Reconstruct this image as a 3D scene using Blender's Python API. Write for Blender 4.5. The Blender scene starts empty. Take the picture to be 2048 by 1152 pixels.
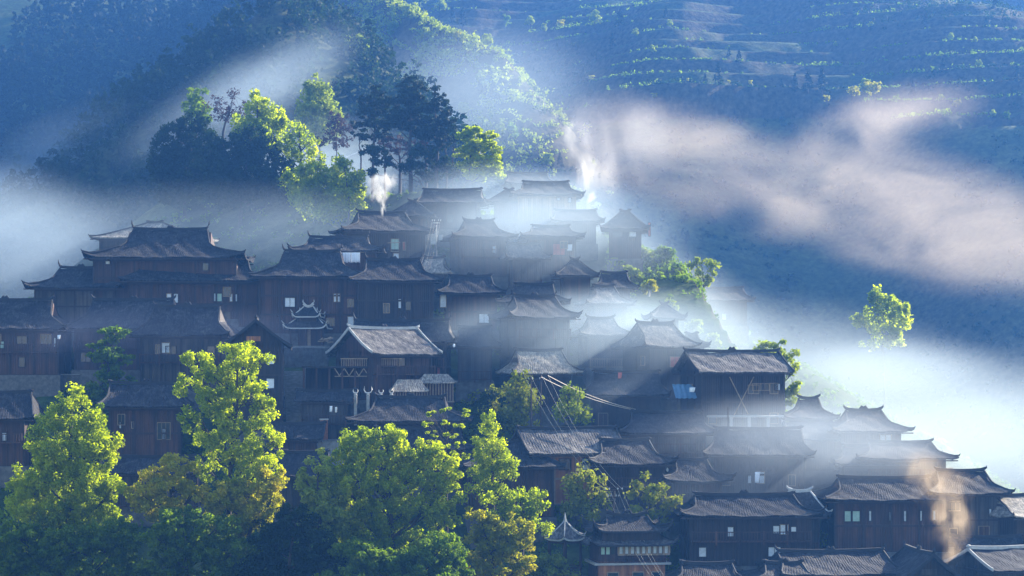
import bpy, math, random
import numpy as np
from mathutils import Vector, Matrix
random.seed(7); RNG = np.random.default_rng(7)
C = bpy.context.scene.collection
# ---------------------------------------------------------------- camera, sky, sun, exposure
F = 4000.0; YH = 760.0            # focal length and horizon row in pixels of the 2048 px photograph
cam_d = bpy.data.cameras.new('camera'); cam = bpy.data.objects.new('camera', cam_d); C.objects.link(cam)
cam_d.sensor_width = 36.0; cam_d.lens = 36.0*F/2048; cam_d.shift_y = (YH-576)/2048
cam_d.clip_start = 1.0; cam_d.clip_end = 5000
cam.location = (0, 0, 0); cam.rotation_euler = (math.radians(90), 0, 0)
bpy.context.scene.camera = cam
SUN = Vector((0.72, 0.56, 0.45)).normalized()
w = bpy.data.worlds.new('World'); bpy.context.scene.world = w; w.use_nodes = True
nt = w.node_tree; bg = nt.nodes['Background']; sky = nt.nodes.new('ShaderNodeTexSky')
sky.sky_type = 'NISHITA'; sky.sun_disc = False
sky.sun_elevation = math.asin(SUN.z); sky.sun_rotation = math.atan2(SUN.x, SUN.y)
sky.air_density = 1.2; sky.dust_density = 0.8; sky.ozone_density = 1.5
nt.links.new(sky.outputs[0], bg.inputs[0]); bg.inputs[1].default_value = 0.09
sl = bpy.data.lights.new('sun', 'SUN'); sl.energy = 5.0; sl.angle = math.radians(0.5); sl.color = (1.0, 0.9, 0.74)
so = bpy.data.objects.new('sun', sl); C.objects.link(so); so.rotation_euler = SUN.to_track_quat('Z', 'Y').to_euler()
so.location = (200, 100, 200)
S = bpy.context.scene
S.view_settings.view_transform = 'Standard'; S.view_settings.look = 'None'; S.view_settings.gamma = 1.0
S.view_settings.exposure = 2.05
S.cycles.max_bounces = 5; S.cycles.diffuse_bounces = 2; S.cycles.glossy_bounces = 1
S.cycles.transmission_bounces = 3; S.cycles.transparent_max_bounces = 8; S.cycles.volume_bounces = 0
S.cycles.volume_step_rate = 1.0; S.cycles.volume_max_steps = 96
S.cycles.use_denoising = True; S.cycles.use_adaptive_sampling = True; S.cycles.adaptive_threshold = 0.02

# ---------------------------------------------------------------- helpers
def P(x, y, Y): return Vector(((x-1024)/F*Y, Y, (YH-y)/F*Y))
def depth(yb): return 478400.0/(yb+1240.0)
def setp(o, label=None, cat=None, group=None, kind=None):
    if label: o['label'] = label
    if cat: o['category'] = cat
    if group: o['group'] = group
    if kind: o['kind'] = kind
    return o
def empty(name, loc, rz=0, **k):
    o = bpy.data.objects.new(name, None); C.objects.link(o); o.location = loc; o.rotation_euler = (0, 0, rz)
    o.empty_display_size = 0.5
    return setp(o, **k)
def link(name, me, m, parent=None, smooth=False):
    o = bpy.data.objects.new(name, me); C.objects.link(o)
    if m is not None: me.materials.append(m)
    if parent: o.parent = parent
    if smooth: me.shade_smooth()
    return o
def np_mesh(name, V, Fq):
    """V (n,3), Fq (m,4) or (m,3) index array"""
    me = bpy.data.meshes.new(name); V = np.asarray(V, dtype=np.float32); Fq = np.asarray(Fq, dtype=np.int32)
    k = Fq.shape[1]
    me.vertices.add(len(V)); me.vertices.foreach_set('co', V.ravel())
    me.loops.add(Fq.size); me.loops.foreach_set('vertex_index', Fq.ravel())
    me.polygons.add(len(Fq)); me.polygons.foreach_set('loop_start', np.arange(0, Fq.size, k, dtype=np.int32))
    me.update(calc_edges=True); me.validate(); return me
class MB:
    def __init__(s): s.v = []; s.f = []
    def add(s, vs, fs):
        n = len(s.v); s.v += [tuple(v) for v in vs]; s.f += [tuple(i+n for i in f) for f in fs]
    def box(s, x0, x1, y0, y1, z0, z1):
        s.add([(x0,y0,z0),(x1,y0,z0),(x1,y1,z0),(x0,y1,z0),(x0,y0,z1),(x1,y0,z1),(x1,y1,z1),(x0,y1,z1)],
              [(0,3,2,1),(4,5,6,7),(0,1,5,4),(1,2,6,5),(2,3,7,6),(3,0,4,7)])
    def tube(s, pts, rads, n=6, cap=True):
        pts = [Vector(p) for p in pts]; rings = []
        if not hasattr(rads, '__len__'): rads = [rads]*len(pts)
        base = len(s.v)
        for i, p in enumerate(pts):
            d = (pts[min(i+1, len(pts)-1)]-pts[max(i-1, 0)])
            if d.length < 1e-6: d = Vector((0,0,1))
            d.normalize(); a = d.cross(Vector((0,0,1)) if abs(d.z) < .9 else Vector((1,0,0))).normalized(); b = d.cross(a)
            for k in range(n):
                t = 2*math.pi*k/n; s.v.append(tuple(p+(a*math.cos(t)+b*math.sin(t))*rads[i]))
        for i in range(len(pts)-1):
            for k in range(n):
                a0 = base+i*n+k; a1 = base+i*n+(k+1) % n
                s.f.append((a0, a1, a1+n, a0+n))
        if cap:
            s.f.append(tuple(base+k for k in range(n))); s.f.append(tuple(base+(len(pts)-1)*n+k for k in reversed(range(n))))
    def bar(s, p, q, t, h=None):
        """square beam from p to q"""
        p = Vector(p); q = Vector(q); d = (q-p).normalized()
        a = d.cross(Vector((0,0,1)) if abs(d.z) < .95 else Vector((0,1,0))).normalized()*t*.5; b = d.cross(a).normalized()*(h or t)*.5
        s.add([p-a-b,p+a-b,p+a+b,p-a+b,q-a-b,q+a-b,q+a+b,q-a+b], [(0,3,2,1),(4,5,6,7),(0,1,5,4),(1,2,6,5),(2,3,7,6),(3,0,4,7)])
    def build(s, name, m, parent=None, smooth=False):
        me = bpy.data.meshes.new(name); me.from_pydata(s.v, [], s.f); me.update()
        return link(name, me, m, parent, smooth)

# ---------------------------------------------------------------- materials
def new_mat(name):
    m = bpy.data.materials.new(name); m.use_nodes = True; nt = m.node_tree
    return m, nt, nt.nodes['Principled BSDF']
def ramp(nt, fac, stops):
    r = nt.nodes.new('ShaderNodeValToRGB'); e = r.color_ramp.elements
    while len(e) < len(stops): e.new(0.5)
    for k, (p, c) in enumerate(stops): e[k].position = p; e[k].color = (*c, 1)
    nt.links.new(fac, r.inputs[0]); return r.outputs[0]
def tex_noise(nt, scale, detail=4, rough=.6, coord='Object', sc3=(1,1,1), dist=0):
    tc = nt.nodes.new('ShaderNodeTexCoord'); mp = nt.nodes.new('ShaderNodeMapping'); mp.inputs['Scale'].default_value = sc3
    nt.links.new(tc.outputs[coord], mp.inputs[0]); n = nt.nodes.new('ShaderNodeTexNoise')
    n.inputs['Scale'].default_value = scale; n.inputs['Detail'].default_value = detail; n.inputs['Roughness'].default_value = rough
    n.inputs['Distortion'].default_value = dist
    nt.links.new(mp.outputs[0], n.inputs['Vector']); return n.outputs[0]
def mixc(nt, a, b, f, mode='MULTIPLY'):
    m = nt.nodes.new('ShaderNodeMix'); m.data_type = 'RGBA'; m.blend_type = mode
    nt.links.new(a, m.inputs[6])
    if isinstance(b, tuple): m.inputs[7].default_value = (*b, 1)
    else: nt.links.new(b, m.inputs[7])
    if isinstance(f, float): m.inputs[0].default_value = f
    else: nt.links.new(f, m.inputs[0])
    return m.outputs[2]
def bump(nt, h, bs, strength=.5, dist=.05):
    b = nt.nodes.new('ShaderNodeBump'); b.inputs['Strength'].default_value = strength; b.inputs['Distance'].default_value = dist
    nt.links.new(h, b.inputs['Height']); nt.links.new(b.outputs[0], bs.inputs['Normal'])
def mat_tile(name, c0, c1, c2, rough=.8):
    m, nt, bs = new_mat(name)
    a = tex_noise(nt, .7, 6, .75, dist=1.0); col = ramp(nt, a, [(.34, c0), (.5, c1), (.66, c2)])
    g = tex_noise(nt, 5.0, 2, .8, sc3=(1, .35, .35)); col = mixc(nt, col, ramp(nt, g, [(.3, (.35,.35,.37)), (.52, (1,1,1)), (.72, (1.9,1.85,1.8))]), 1.0)
    nt.links.new(col, bs.inputs['Base Color']); bs.inputs['Roughness'].default_value = rough; bs.inputs['Specular IOR Level'].default_value = .22
    bump(nt, g, bs, .8, .12); return m
def mat_wood(name, c0, c1, rough=.75, plank=3.2):
    m, nt, bs = new_mat(name)
    a = tex_noise(nt, plank, 2, .5, sc3=(1, 1, .04)); b = tex_noise(nt, .35, 4, .6)
    col = ramp(nt, a, [(.35, c0), (.65, c1)]); col = mixc(nt, col, ramp(nt, b, [(.35, (.55,.55,.6)), (.7, (1.35,1.25,1.1))]), 1.0)
    nt.links.new(col, bs.inputs['Base Color']); bs.inputs['Roughness'].default_value = rough
    wv = nt.nodes.new('ShaderNodeTexWave'); wv.inputs['Scale'].default_value = 1.6; wv.inputs['Distortion'].default_value = .3
    tc = nt.nodes.new('ShaderNodeTexCoord'); mp = nt.nodes.new('ShaderNodeMapping'); mp.inputs['Rotation'].default_value = (0, 0, .7)
    nt.links.new(tc.outputs['Object'], mp.inputs[0]); nt.links.new(mp.outputs[0], wv.inputs[0])
    bump(nt, wv.outputs[1], bs, .5, .04); return m
def mat_plain(name, c, rough=.6, var=.3, scale=3, metal=0):
    m, nt, bs = new_mat(name); a = tex_noise(nt, scale, 4, .6)
    lo = tuple(x*(1-var) for x in c); hi = tuple(min(1, x*(1+var)) for x in c)
    nt.links.new(ramp(nt, a, [(.3, lo), (.7, hi)]), bs.inputs['Base Color']); bs.inputs['Roughness'].default_value = rough
    bs.inputs['Metallic'].default_value = metal; bump(nt, a, bs, .2, .03); return m
def mat_leaf(name, c0, c1, trans=.5, tcol=None):
    m, nt, bs = new_mat(name)
    a = tex_noise(nt, .9, 3, .7); b = tex_noise(nt, .13, 2, .5)
    col = ramp(nt, a, [(.32, c0), (.68, c1)]); col = mixc(nt, col, ramp(nt, b, [(.35, (.7,.75,.8)), (.65, (1.25,1.15,1.0))]), 1.0)
    nt.links.new(col, bs.inputs['Base Color']); bs.inputs['Roughness'].default_value = .7; bs.inputs['Specular IOR Level'].default_value = .1
    tr = nt.nodes.new('ShaderNodeBsdfTranslucent'); tc = mixc(nt, col, tcol or (1.5, 1.5, .55), 1.0); nt.links.new(tc, tr.inputs[0])
    mx = nt.nodes.new('ShaderNodeMixShader'); mx.inputs[0].default_value = trans
    nt.links.new(bs.outputs[0], mx.inputs[1]); nt.links.new(tr.outputs[0], mx.inputs[2])
    nt.links.new(mx.outputs[0], nt.nodes['Material Output'].inputs[0]); return m
M = {}
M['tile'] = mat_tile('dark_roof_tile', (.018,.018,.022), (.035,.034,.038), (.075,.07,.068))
M['tile_grey'] = mat_tile('weathered_and_sunlit_tile', (.035,.035,.04), (.08,.076,.076), (.18,.165,.15), .8)  # worn roofs, plus sunlit ones whose light is put into the colour
M['tile_pale'] = mat_tile('pale_roof_tile', (.12,.11,.10), (.20,.18,.15), (.32,.28,.22), .7)  # on the sunlit roofs this paler copy carries the sunlight in its colour
M['ridge'] = mat_plain('ridge_tile', (.02,.02,.024), .9)
M['white'] = mat_plain('limewash', (.42,.41,.39), .8, .2)
M['wood'] = mat_wood('dark_wood', (.010,.006,.005), (.034,.019,.014))
M['wood_grey'] = mat_wood('weathered_grey_wood', (.022,.019,.018), (.075,.062,.054))
M['wood_red'] = mat_wood('red_brown_wood', (.028,.012,.008), (.075,.032,.02))
M['wood_orange'] = mat_wood('fresh_orange_wood', (.22,.09,.035), (.42,.19,.08))
M['wood_pale'] = mat_wood('pale_wood', (.20,.15,.10), (.38,.29,.19))
M['frame'] = mat_plain('beam_wood', (.032,.021,.017), .85)
M['frame_pale'] = mat_plain('pale_beam_wood', (.26,.18,.11), .7)
M['stone'] = mat_plain('foundation_stone', (.10,.095,.088), .9, .45, 2)
M['steps'] = mat_plain('step_stone', (.20,.19,.17), .9, .35, 2)
M['brick'] = mat_plain('red_brick', (.34,.13,.07), .85, .3, 5)
M['glass'], _, b_ = new_mat('dark_glass'); b_.inputs['Base Color'].default_value = (.02,.03,.04,1); b_.inputs['Roughness'].default_value = .12
M['curtain'] = mat_plain('pale_pane_and_cloth', (.62,.66,.70), .6, .15)  # plain pale fill for panes and hung cloth
M['curtain_green'] = mat_plain('green_curtain', (.35,.5,.42), .6, .15)
M['curtain_red'] = mat_plain('red_curtain', (.40,.09,.07), .7, .25)
M['cloth'] = mat_plain('white_cloth', (.75,.78,.85), .8, .08)
M['tin'] = mat_plain('blue_tin', (.10,.22,.36), .35, .2)
M['metal'] = mat_plain('grey_metal', (.30,.32,.33), .4, .15)
M['wire'] = mat_plain('cable', (.80,.66,.50), .5, .05)
M['bark'] = mat_plain('bark', (.035,.026,.02), .9, .5, 3)
M['concrete'] = mat_plain('concrete', (.33,.32,.30), .8, .2)
M['horn'] = mat_plain('horn_grey', (.42,.42,.42), .6, .2)
M['leaf_lime'] = mat_leaf('lime_leaf', (.14,.215,.002), (.34,.41,.004), .66, (1.75,1.7,.1))
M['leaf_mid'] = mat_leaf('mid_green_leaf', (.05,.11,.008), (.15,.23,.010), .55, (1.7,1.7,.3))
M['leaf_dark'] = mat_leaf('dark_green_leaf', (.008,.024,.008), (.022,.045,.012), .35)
M['leaf_yellow'] = mat_leaf('yellow_green_leaf', (.19,.24,.01), (.40,.38,.02), .55, (1.6,1.5,.3))
M['leaf_bamboo'] = mat_leaf('bamboo_leaf', (.15,.20,.02), (.30,.31,.04), .5, (1.4,1.4,.4))
M['leaf_pale'] = mat_leaf('pale_green_leaf', (.16,.23,.03), (.28,.34,.05), .5, (1.4,1.4,.4))
M['leaf_brown'] = mat_leaf('brown_twig_leaf', (.04,.028,.03), (.08,.05,.045), .3, (1.2,1,1))
M['needle'] = mat_leaf('pine_needle', (.008,.02,.015), (.02,.036,.018), .22)
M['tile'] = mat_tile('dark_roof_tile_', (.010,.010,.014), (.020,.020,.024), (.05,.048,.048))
# ---------------------------------------------------------------- terrain: one sheet
def interp(tab, x): return np.interp(x, [t[0] for t in tab], [t[1] for t in tab])
BASE_TOP = [(-600,640),(0,610),(200,600),(500,570),(620,520),(700,480),(800,440),(900,425),(1050,425),(1150,440),(1260,488),(1300,508),(1350,530),(1400,575),(1440,645),(1500,740),(1560,830),(1650,880),(1800,935),(1900,1000),(2048,1100),(2400,1250)]
def vnoise(x, y, seed=0):
    r = np.zeros_like(x); a = 1.0
    rr = np.random.default_rng(seed)
    for k in range(5):
        for j in range(3):
            th = rr.uniform(0, 6.28); ph = rr.uniform(0, 6.28); f = (2**k)*rr.uniform(.7, 1.4)
            r = r + a*np.sin((x*math.cos(th)+y*math.sin(th))*f+ph)/3
        a *= .5
    return r
def ridge_h(X, Y, pts, slope, power=1.0):
    best = np.full(X.shape, -1e9)
    for (x0,y0,z0),(x1,y1,z1) in zip(pts[:-1], pts[1:]):
        dx, dy = x1-x0, y1-y0; L2 = dx*dx+dy*dy+1e-9
        t = np.clip(((X-x0)*dx+(Y-y0)*dy)/L2, 0, 1)
        d = np.hypot(X-(x0+t*dx), Y-(y0+t*dy)); best = np.maximum(best, z0+t*(z1-z0)-slope*d**power)
    return best
def RP(lst): return [tuple(P(*q)) for q in lst]
KNOLL = RP([(330,395,350),(440,375,345),(560,385,338),(650,440,325),(700,470,315)])
PINEK = RP([(740,385,335),(860,375,325),(960,385,318)])
SPUR = RP([(-300,640,400),(-60,480,410),(110,395,425),(250,255,440),(360,150,455),(470,50,470),(560,-10,480),(640,20,490)])  # left descent follows the diagonal shadow band, shaded by dark woods
SPUR2 = RP([(640,20,490),(760,170,470),(900,300,440),(1010,380,420)])
MOUND = RP([(1370,664,320),(1500,668,318)]); MOUND2 = RP([(1700,850,335),(1850,860,335)])
BUSHR = RP([(560,-120,700),(760,-10,640),(880,60,610),(1000,100,585),(1080,190,590),(1150,320,580)])
def far_hill(X, Y):
    u = X/np.maximum(Y, 1); sx = 1024+F*u
    lip_y = np.interp(sx, [600,1000,1150,1300,1500,1700,1850,2048,2400], [330,290,250,235,235,232,245,248,250])
    Yl = 585+25*np.sin(X/37.0)+8*np.sin(X/13.+1); zl = (YH-lip_y)/F*Yl
    face = zl-(Yl-Y)*.78
    top = zl+(Y-Yl)*(.30+.02*np.sin(X/60.)) + 12.0*vnoise(X/70, Y/110, 3) + 2.2*vnoise(X/24, Y/30, 4)
    top = top+10*np.abs(np.sin(X/46.+Y/170.))+np.clip(Y-930, 0, 1e9)*.5
    st = 6.4+.0*X; q = top/st; fr = q-np.floor(q); stepped = st*(np.floor(q)+np.clip((fr-.66)/.34, 0, 1))
    return np.where(Y < Yl, face, np.maximum(stepped, zl-1.5))
def forest_hill(X, Y):
    return (YH-470)/F*560 + (Y-560)*.50 - np.clip(X+110, 0, 1e9)*.9 + 4*vnoise(X/60, Y/60, 8)
def ground_z(X, Y):
    X = np.asarray(X, dtype=float); Y = np.asarray(Y, dtype=float)
    sx = 1024+F*X/np.maximum(Y, 1.); Yr = 478400.0/(interp(BASE_TOP, sx)+1240.0)+2.0
    vz = .5*Y-119.6; vz = np.where(Y > Yr, .5*Yr-119.6-(Y-Yr)*.38, vz)
    vz = np.maximum(vz, -46.0); vz = vz-.8+.35*vnoise(X/9, Y/9, 1)
    camz = -2.5-np.clip(Y-2, 0, 1e9)*.62
    z = np.maximum(vz, camz)
    z = np.maximum(z, ridge_h(X, Y, KNOLL, .8)+.8*vnoise(X/12, Y/12, 2))
    z = np.maximum(z, ridge_h(X, Y, PINEK, .85)+.6*vnoise(X/12, Y/12, 2))
    z = np.maximum(z, ridge_h(X, Y, MOUND, .6)); z = np.maximum(z, ridge_h(X, Y, MOUND2, .7))
    z = np.maximum(z, ridge_h(X, Y, SPUR, .85)+1.5*vnoise(X/20, Y/20, 5))
    z = np.maximum(z, ridge_h(X, Y, SPUR2, 1.1)+1.5*vnoise(X/20, Y/20, 5))
    z = np.maximum(z, ridge_h(X, Y, BUSHR, 1.15)+2*vnoise(X/25, Y/25, 6))
    z = np.maximum(z, far_hill(X, Y)); z = np.maximum(z, forest_hill(X, Y))
    return z
def gz(X, Y): return float(ground_z(np.array([X]), np.array([Y]))[0])
def ray_ground(x, y, Y0=300, Y1=1075):
    Ys = np.linspace(Y0, Y1, 1800); z = ground_z((x-1024)/F*Ys, Ys); h = (YH-y)/F*Ys; k = np.argmax(z >= h)
    return float(Ys[k]) if (z >= h).any() else None
def build_ground():
    # rows follow depth, columns fan out from the camera's hillside; finer where there are terraces
    Ys = np.concatenate([np.linspace(-20, 150, 30), np.linspace(153, 340, 150), np.linspace(342, 580, 130), np.linspace(581, 900, 330), np.linspace(902, 1080, 120)])
    us = np.linspace(-1, 1, 340); Yg, ug = np.meshgrid(Ys, us, indexing='ij')
    Xg = ug*(60+.36*np.maximum(Yg, 0)); Zg = ground_z(Xg, Yg)
    nr, nc = Yg.shape; V = np.stack([Xg, Yg, Zg], -1).reshape(-1, 3)
    i, j = np.meshgrid(np.arange(nr-1), np.arange(nc-1), indexing='ij'); a = (i*nc+j).ravel()
    me = np_mesh('ground', V, np.stack([a, a+1, a+nc+1, a+nc], -1))
    m, nt, bs = new_mat('hillside_ground')
    n1 = tex_noise(nt, .05, 5, .65, 'Object'); n2 = tex_noise(nt, .6, 5, .7, 'Object')
    grass = ramp(nt, n1, [(.3, (.012,.030,.010)), (.5, (.03,.055,.014)), (.68, (.085,.10,.03))])
    soil = ramp(nt, n2, [(.3, (.03,.03,.018)), (.7, (.075,.06,.038))])
    ge = nt.nodes.new('ShaderNodeNewGeometry'); sp = nt.nodes.new('ShaderNodeSeparateXYZ'); nt.links.new(ge.outputs['True Normal'], sp.inputs[0])
    st = ramp(nt, sp.outputs[2], [(.62, (0,0,0)), (.85, (1,1,1))])
    col = mixc(nt, soil, grass, st, 'MIX'); col = mixc(nt, col, ramp(nt, n2, [(.3, (.5,.5,.5)), (.7, (1.5,1.5,1.4))]), 1.0)
    nt.links.new(col, bs.inputs['Base Color']); bs.inputs['Roughness'].default_value = .95; bs.inputs['Specular IOR Level'].default_value = .1
    bump(nt, n2, bs, .8, .6)
    setp(link('ground', me, m), kind='structure')
build_ground()

# ---------------------------------------------------------------- house builder
def roof_mesh(a, b, r, h, style, rib=.14, up=.5, skew=0):
    """a,b eave half sizes, r ridge half length, h height; returns MB with tiles (z=0 at eave) """
    mb = MB(); NT = 9
    def fx(t):
        if style == 'gable': return a
        if style == 'hip': return r+(a-r)*t
        tg = .52
        return r+(a-r)*(.13*t/tg if t < tg else .13+.87*((t-tg)/(1-tg))**.9)
    def fz(t): return h*((1-t)**1.22*.8+(1-t)*.2)
    def upz(x, A, t):
        if style == 'gable': return up*.35*(abs(x)/A)**8*t**2
        return up*(abs(x)/A)**9*t**3
    ts = [i/NT for i in range(NT+1)]
    for sgn in (-1, 1):                      # long slopes
        n = max(8, int(2*a/rib)); base = len(mb.v)
        for t in ts:
            fxt = fx(t)
            for i in range(n+1):
                s = -1+2*i/n; x = s*fxt
                cor = .022*(i % 2)*min(1, t*6)
                mb.v.append((x, sgn*b*t, fz(t)+upz(x, a, t)+cor))
        for k in range(NT):
            for i in range(n):
                q = base+k*(n+1)+i
                mb.f.append((q, q+n+1, q+n+2, q+1) if sgn < 0 else (q, q+1, q+n+2, q+n+1))
    if style != 'gable':
        for sgn in (-1, 1):
            n = max(6, int(2*b/rib)); base = len(mb.v)
            for t in ts:
                fxt = fx(t)
                for i in range(n+1):
                    s = -1+2*i/n; y = s*b*t; mb.v.append((sgn*fxt, y, fz(t)+up*abs(s)**9*t**3+.05*(i % 2)*min(1, t*2)*(1 if 0 < i < n else 0)))
            for k in range(NT):
                for i in range(n):
                    q = base+k*(n+1)+i
                    mb.f.append((q, q+1, q+n+2, q+n+1) if sgn < 0 else (q, q+n+1, q+n+2, q+1))
    return mb, fx, fz, upz, ts
HOUSES = []
def house(label, rx0, rx1, ry, ex0, ex1, ey, yb, yaw=0, style='xs', W=None, tile='tile', wood='wood', win=.5, pane=None,
          balcony=False, cat='house', edge='ridge', horn=.55, orn=True, name='timber_house', storey=2.7, Y=None, ov=1.25, lean=False, wx=None, base=True, up=.24, posts=True):
    Y = Y or depth(yb); rj = random.Random(int(rx0*3+ey)); yaw = yaw+(rj.uniform(-6, 9) if abs(yaw) < 5 and style != 'gable' else 0); th = math.radians(yaw); rg = random.Random(hash((rx0, ry, ex1)) & 0xffff)
    s = F/Y; E = (ex1-ex0)/s; W = W or min(9.5, max(5.5, E*.62))
    L = max(3.0, (E-W*abs(math.sin(th)))/math.cos(th)); Lr = min((rx1-rx0)/s/math.cos(th), L*.98)
    if style == 'gable': Lr = L
    xc = (ex0+ex1)/2
    if wood == 'wood': wood = rj.choice(('wood', 'wood_grey', 'wood_red', 'wood'))
    if not balcony and base and rj.random() < .4 and (yb-ey) > 60: balcony = True
    Ye = Y-W/2*abs(math.cos(th))-L/2*abs(math.sin(th))*.3
    z_e = (YH-ey)/F*Ye; z_r = (YH-ry)/F*Y; z_g = (YH-yb)/F*Y
    h = max(.8, z_r-z_e); H = z_e-z_g
    root = empty(name, P(xc, yb, Y), th, label=label, cat=cat, group='timber houses of the hillside village')
    HOUSES.append((label, xc/F*Y, Y, L, W))
    a, b, r = L/2, W/2, Lr/2
    mb, fx, fz, upz, ts = roof_mesh(a, b, r, h, style, up=up)
    ph = rj.uniform(0, 6); mb.v = [(x, y, z+H+.07*math.sin(x*.9+ph)*math.cos(y*1.1+ph)+.03*math.sin(x*3.1+y*2.3)) for x, y, z in mb.v]
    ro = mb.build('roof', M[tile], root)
    so_ = ro.modifiers.new('thickness', 'SOLIDIFY'); so_.thickness = .16; so_.offset = -1
    # ridge with raised horned ends, slight sag
    rb = MB(); n = 10; rr = r-.05
    top = []; 
    for i in range(n+1):
        x = -rr+2*rr*i/n; q = abs(x)/max(rr, .1); top.append((x, H+h+.1+.12*q*q+.0))
    for (x0, z0), (x1, z1) in zip(top[:-1], top[1:]): rb.bar((x0-.01, 0, z0), (x1+.01, 0, z1), .26, .34)
    if horn:
        for sg in (-1, 1):
            px = sg*rr; z0 = top[0][1]
            rb.tube([(px-sg*.25,0,z0), (px+sg*.08,0,z0+.12), (px+sg*.25,0,z0+horn*.55), (px+sg*.30,0,z0+horn)], [.17,.16,.11,.03], 5)
    ri = rb.build('ridge', M['white' if edge == 'white' else 'ridge'], ro)
    if orn and Lr > 3.5:
        ob = MB(); ob.tube([(-.42,0,H+h+.2),(-.2,0,H+h+.5),(0,0,H+h+.34),(.2,0,H+h+.5),(.42,0,H+h+.2)], [.13,.15,.17,.15,.13], 6); ob.box(-.3,.3,-.12,.12,H+h+.1,H+h+.45)
        ob.build('ridge_ornament', M['ridge'], ro)
    # hip ridges / barge boards
    emat = M['white'] if edge == 'white' else M['ridge']
    for sx in (-1, 1):
        for sy in (-1, 1):
            hb = MB(); pts = [(sx*(fx(t)+(.04 if style == 'gable' else 0)), sy*b*t, H+fz(t)+upz(fx(t), a, t)+.02+(.06 if style != 'gable' else .02)) for t in ts]
            if style != 'gable':
                pts.append((pts[-1][0]+sx*.12, pts[-1][1]+sy*.1, pts[-1][2]+.22)); hb.tube(pts, [.1]*(len(pts)-1)+[.03], 5)
            else:
                for p, q in zip(pts[:-1], pts[1:]): hb.bar(p, q, .1, .3)
            hb.build('barge_board' if style == 'gable' else 'hip_ridge', emat, ro)
    # eave battens under the tile edge
    for sy in (-1, 1):
        eb = MB(); eb.box(-a*.985, a*.985, sy*(b-.12)-.05, sy*(b-.12)+.05, H-.30, H-.17); eb.build('eave_board', M['frame'], ro)
    # body
    aw = a-ov if style != 'gable' else a-.75; bw = b-min(ov, b*.28); aw = max(aw, 1.2)
    slope_in = (b-bw)/b; wt = H+fz(1-slope_in)-.22
    ztop = min(wt, H+h*.5)
    mw = MB(); mw.box(-aw, aw, -bw, bw, 0, ztop)
    if style == 'gable':
        for sx in (-1, 1):
            x0, x1 = (sx*aw, sx*(aw-.12)); pts = [(y, H+fz(abs(y)/b)-.2) for y in np.linspace(-bw, bw, 9)]
            vs = [(x0, y, z) for y, z in pts]+[(x0, -bw, ztop-.3), (x0, bw, ztop-.3)]
            vs2 = [(x1, y, z) for y, z in pts]+[(x1, -bw, ztop-.3), (x1, bw, ztop-.3)]
            nn = 9; fs = [tuple(range(9))+(10, 9), tuple(11+i for i in (9, 10))+tuple(11+i for i in reversed(range(9)))]
            for i in range(8): fs.append((i, i+11, i+12, i+1))
            mw.add(vs+vs2, fs)
    mw.build('wall', M[wood], root)
    if style == 'xs':            # small timber gable set in each end of the upper roof
        gb = MB()
        for sx in (-1, 1):
            tt = .50; x = sx*(fx(tt)+.05); yb_ = b*tt*.78; zb = H+fz(tt)+.08; zt = H+h-.28
            gb.add([(x,-yb_,zb),(x,yb_,zb),(x-sx*.02*0+sx*(-.25),0,zt),(x-sx*.5,-yb_,zb),(x-sx*.5,yb_,zb),(x-sx*.6,0,zt)], [(0,1,2),(3,5,4),(0,2,5,3),(1,4,5,2),(0,3,4,1)])
        gb.build('gable_panel', M[wood], root)
    # timber frame: posts and beams
    fb = MB(); ns = max(1, int(round(H/storey))); sh = H/ns; nb = max(2, int(round(2*aw/2.6))); ne = max(2, int(round(2*bw/2.8)))
    for i in range(nb+1):
        x = -aw+2*aw*i/nb
        for sy in (-1, 1): fb.box(x-.1, x+.1, sy*(bw+.04)-.09, sy*(bw+.04)+.09, -.6, ztop-.02)
    for i in range(1, ne):
        y = -bw+2*bw*i/ne
        for sx in (-1, 1): fb.box(sx*(aw+.04)-.09, sx*(aw+.04)+.09, y-.1, y+.1, -.6, ztop-.02)
    for k in range(ns+1):
        z = k*sh-.12
        if k == ns: z = H-.45
        for sy in (-1, 1): fb.box(-aw-.02, aw+.02, sy*(bw+.05)-.075, sy*(bw+.05)+.075, z, z+.2)
        for sx in (-1, 1): fb.box(sx*(aw+.05)-.075, sx*(aw+.05)+.075, -bw-.02, bw+.02, z, z+.2)
    # rafters ends seen under the eave
    for i in range(int(2*a/.8)):
        x = -a+.5+.8*i
        if x < a-.4:
            fb.bar((x, -bw, H+fz(bw/b)-.34), (x, -b+.18, H-.28), .09)
    fb.build('timber_frame', M['frame_pale' if wood in ('wood_pale', 'wood_orange') else 'frame'], root)
    # windows and openings, front and the two ends
    def opening(face, u, z, wd, hg, kind):
        f = MB(); p = MB(); t = .07
        def put(m, u0, u1, z0, z1, d0, d1):
            if face == 'f': m.box(u0, u1, -bw-d1, -bw-d0, z0, z1)
            elif face == 'l': m.box(-aw-d1, -aw-d0, u0, u1, z0, z1)
            else: m.box(aw+d0, aw+d1, u0, u1, z0, z1)
        put(f, u-wd/2-t, u-wd/2, z-t, z+hg+t, .003, .13); put(f, u+wd/2, u+wd/2+t, z-t, z+hg+t, .003, .13)
        put(f, u-wd/2, u+wd/2, z-t, z, .003, .15); put(f, u-wd/2, u+wd/2, z+hg, z+hg+t, .003, .13)
        nb_ = max(1, int(wd/.5))
        for i in range(1, nb_+1 if kind == 'lattice' else nb_):
            x = u-wd/2+wd*i/(nb_+(1 if kind == 'lattice' else 0)); put(f, x-.02, x+.02, z, z+hg, .03, .09)
        put(p, u-wd/2, u+wd/2, z, z+hg, .004, .03)
        fo = f.build('window' if kind != 'door' else 'door', M['frame_pale' if kind == 'lattice' or rg.random() < .3 else 'frame'], root)
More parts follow.
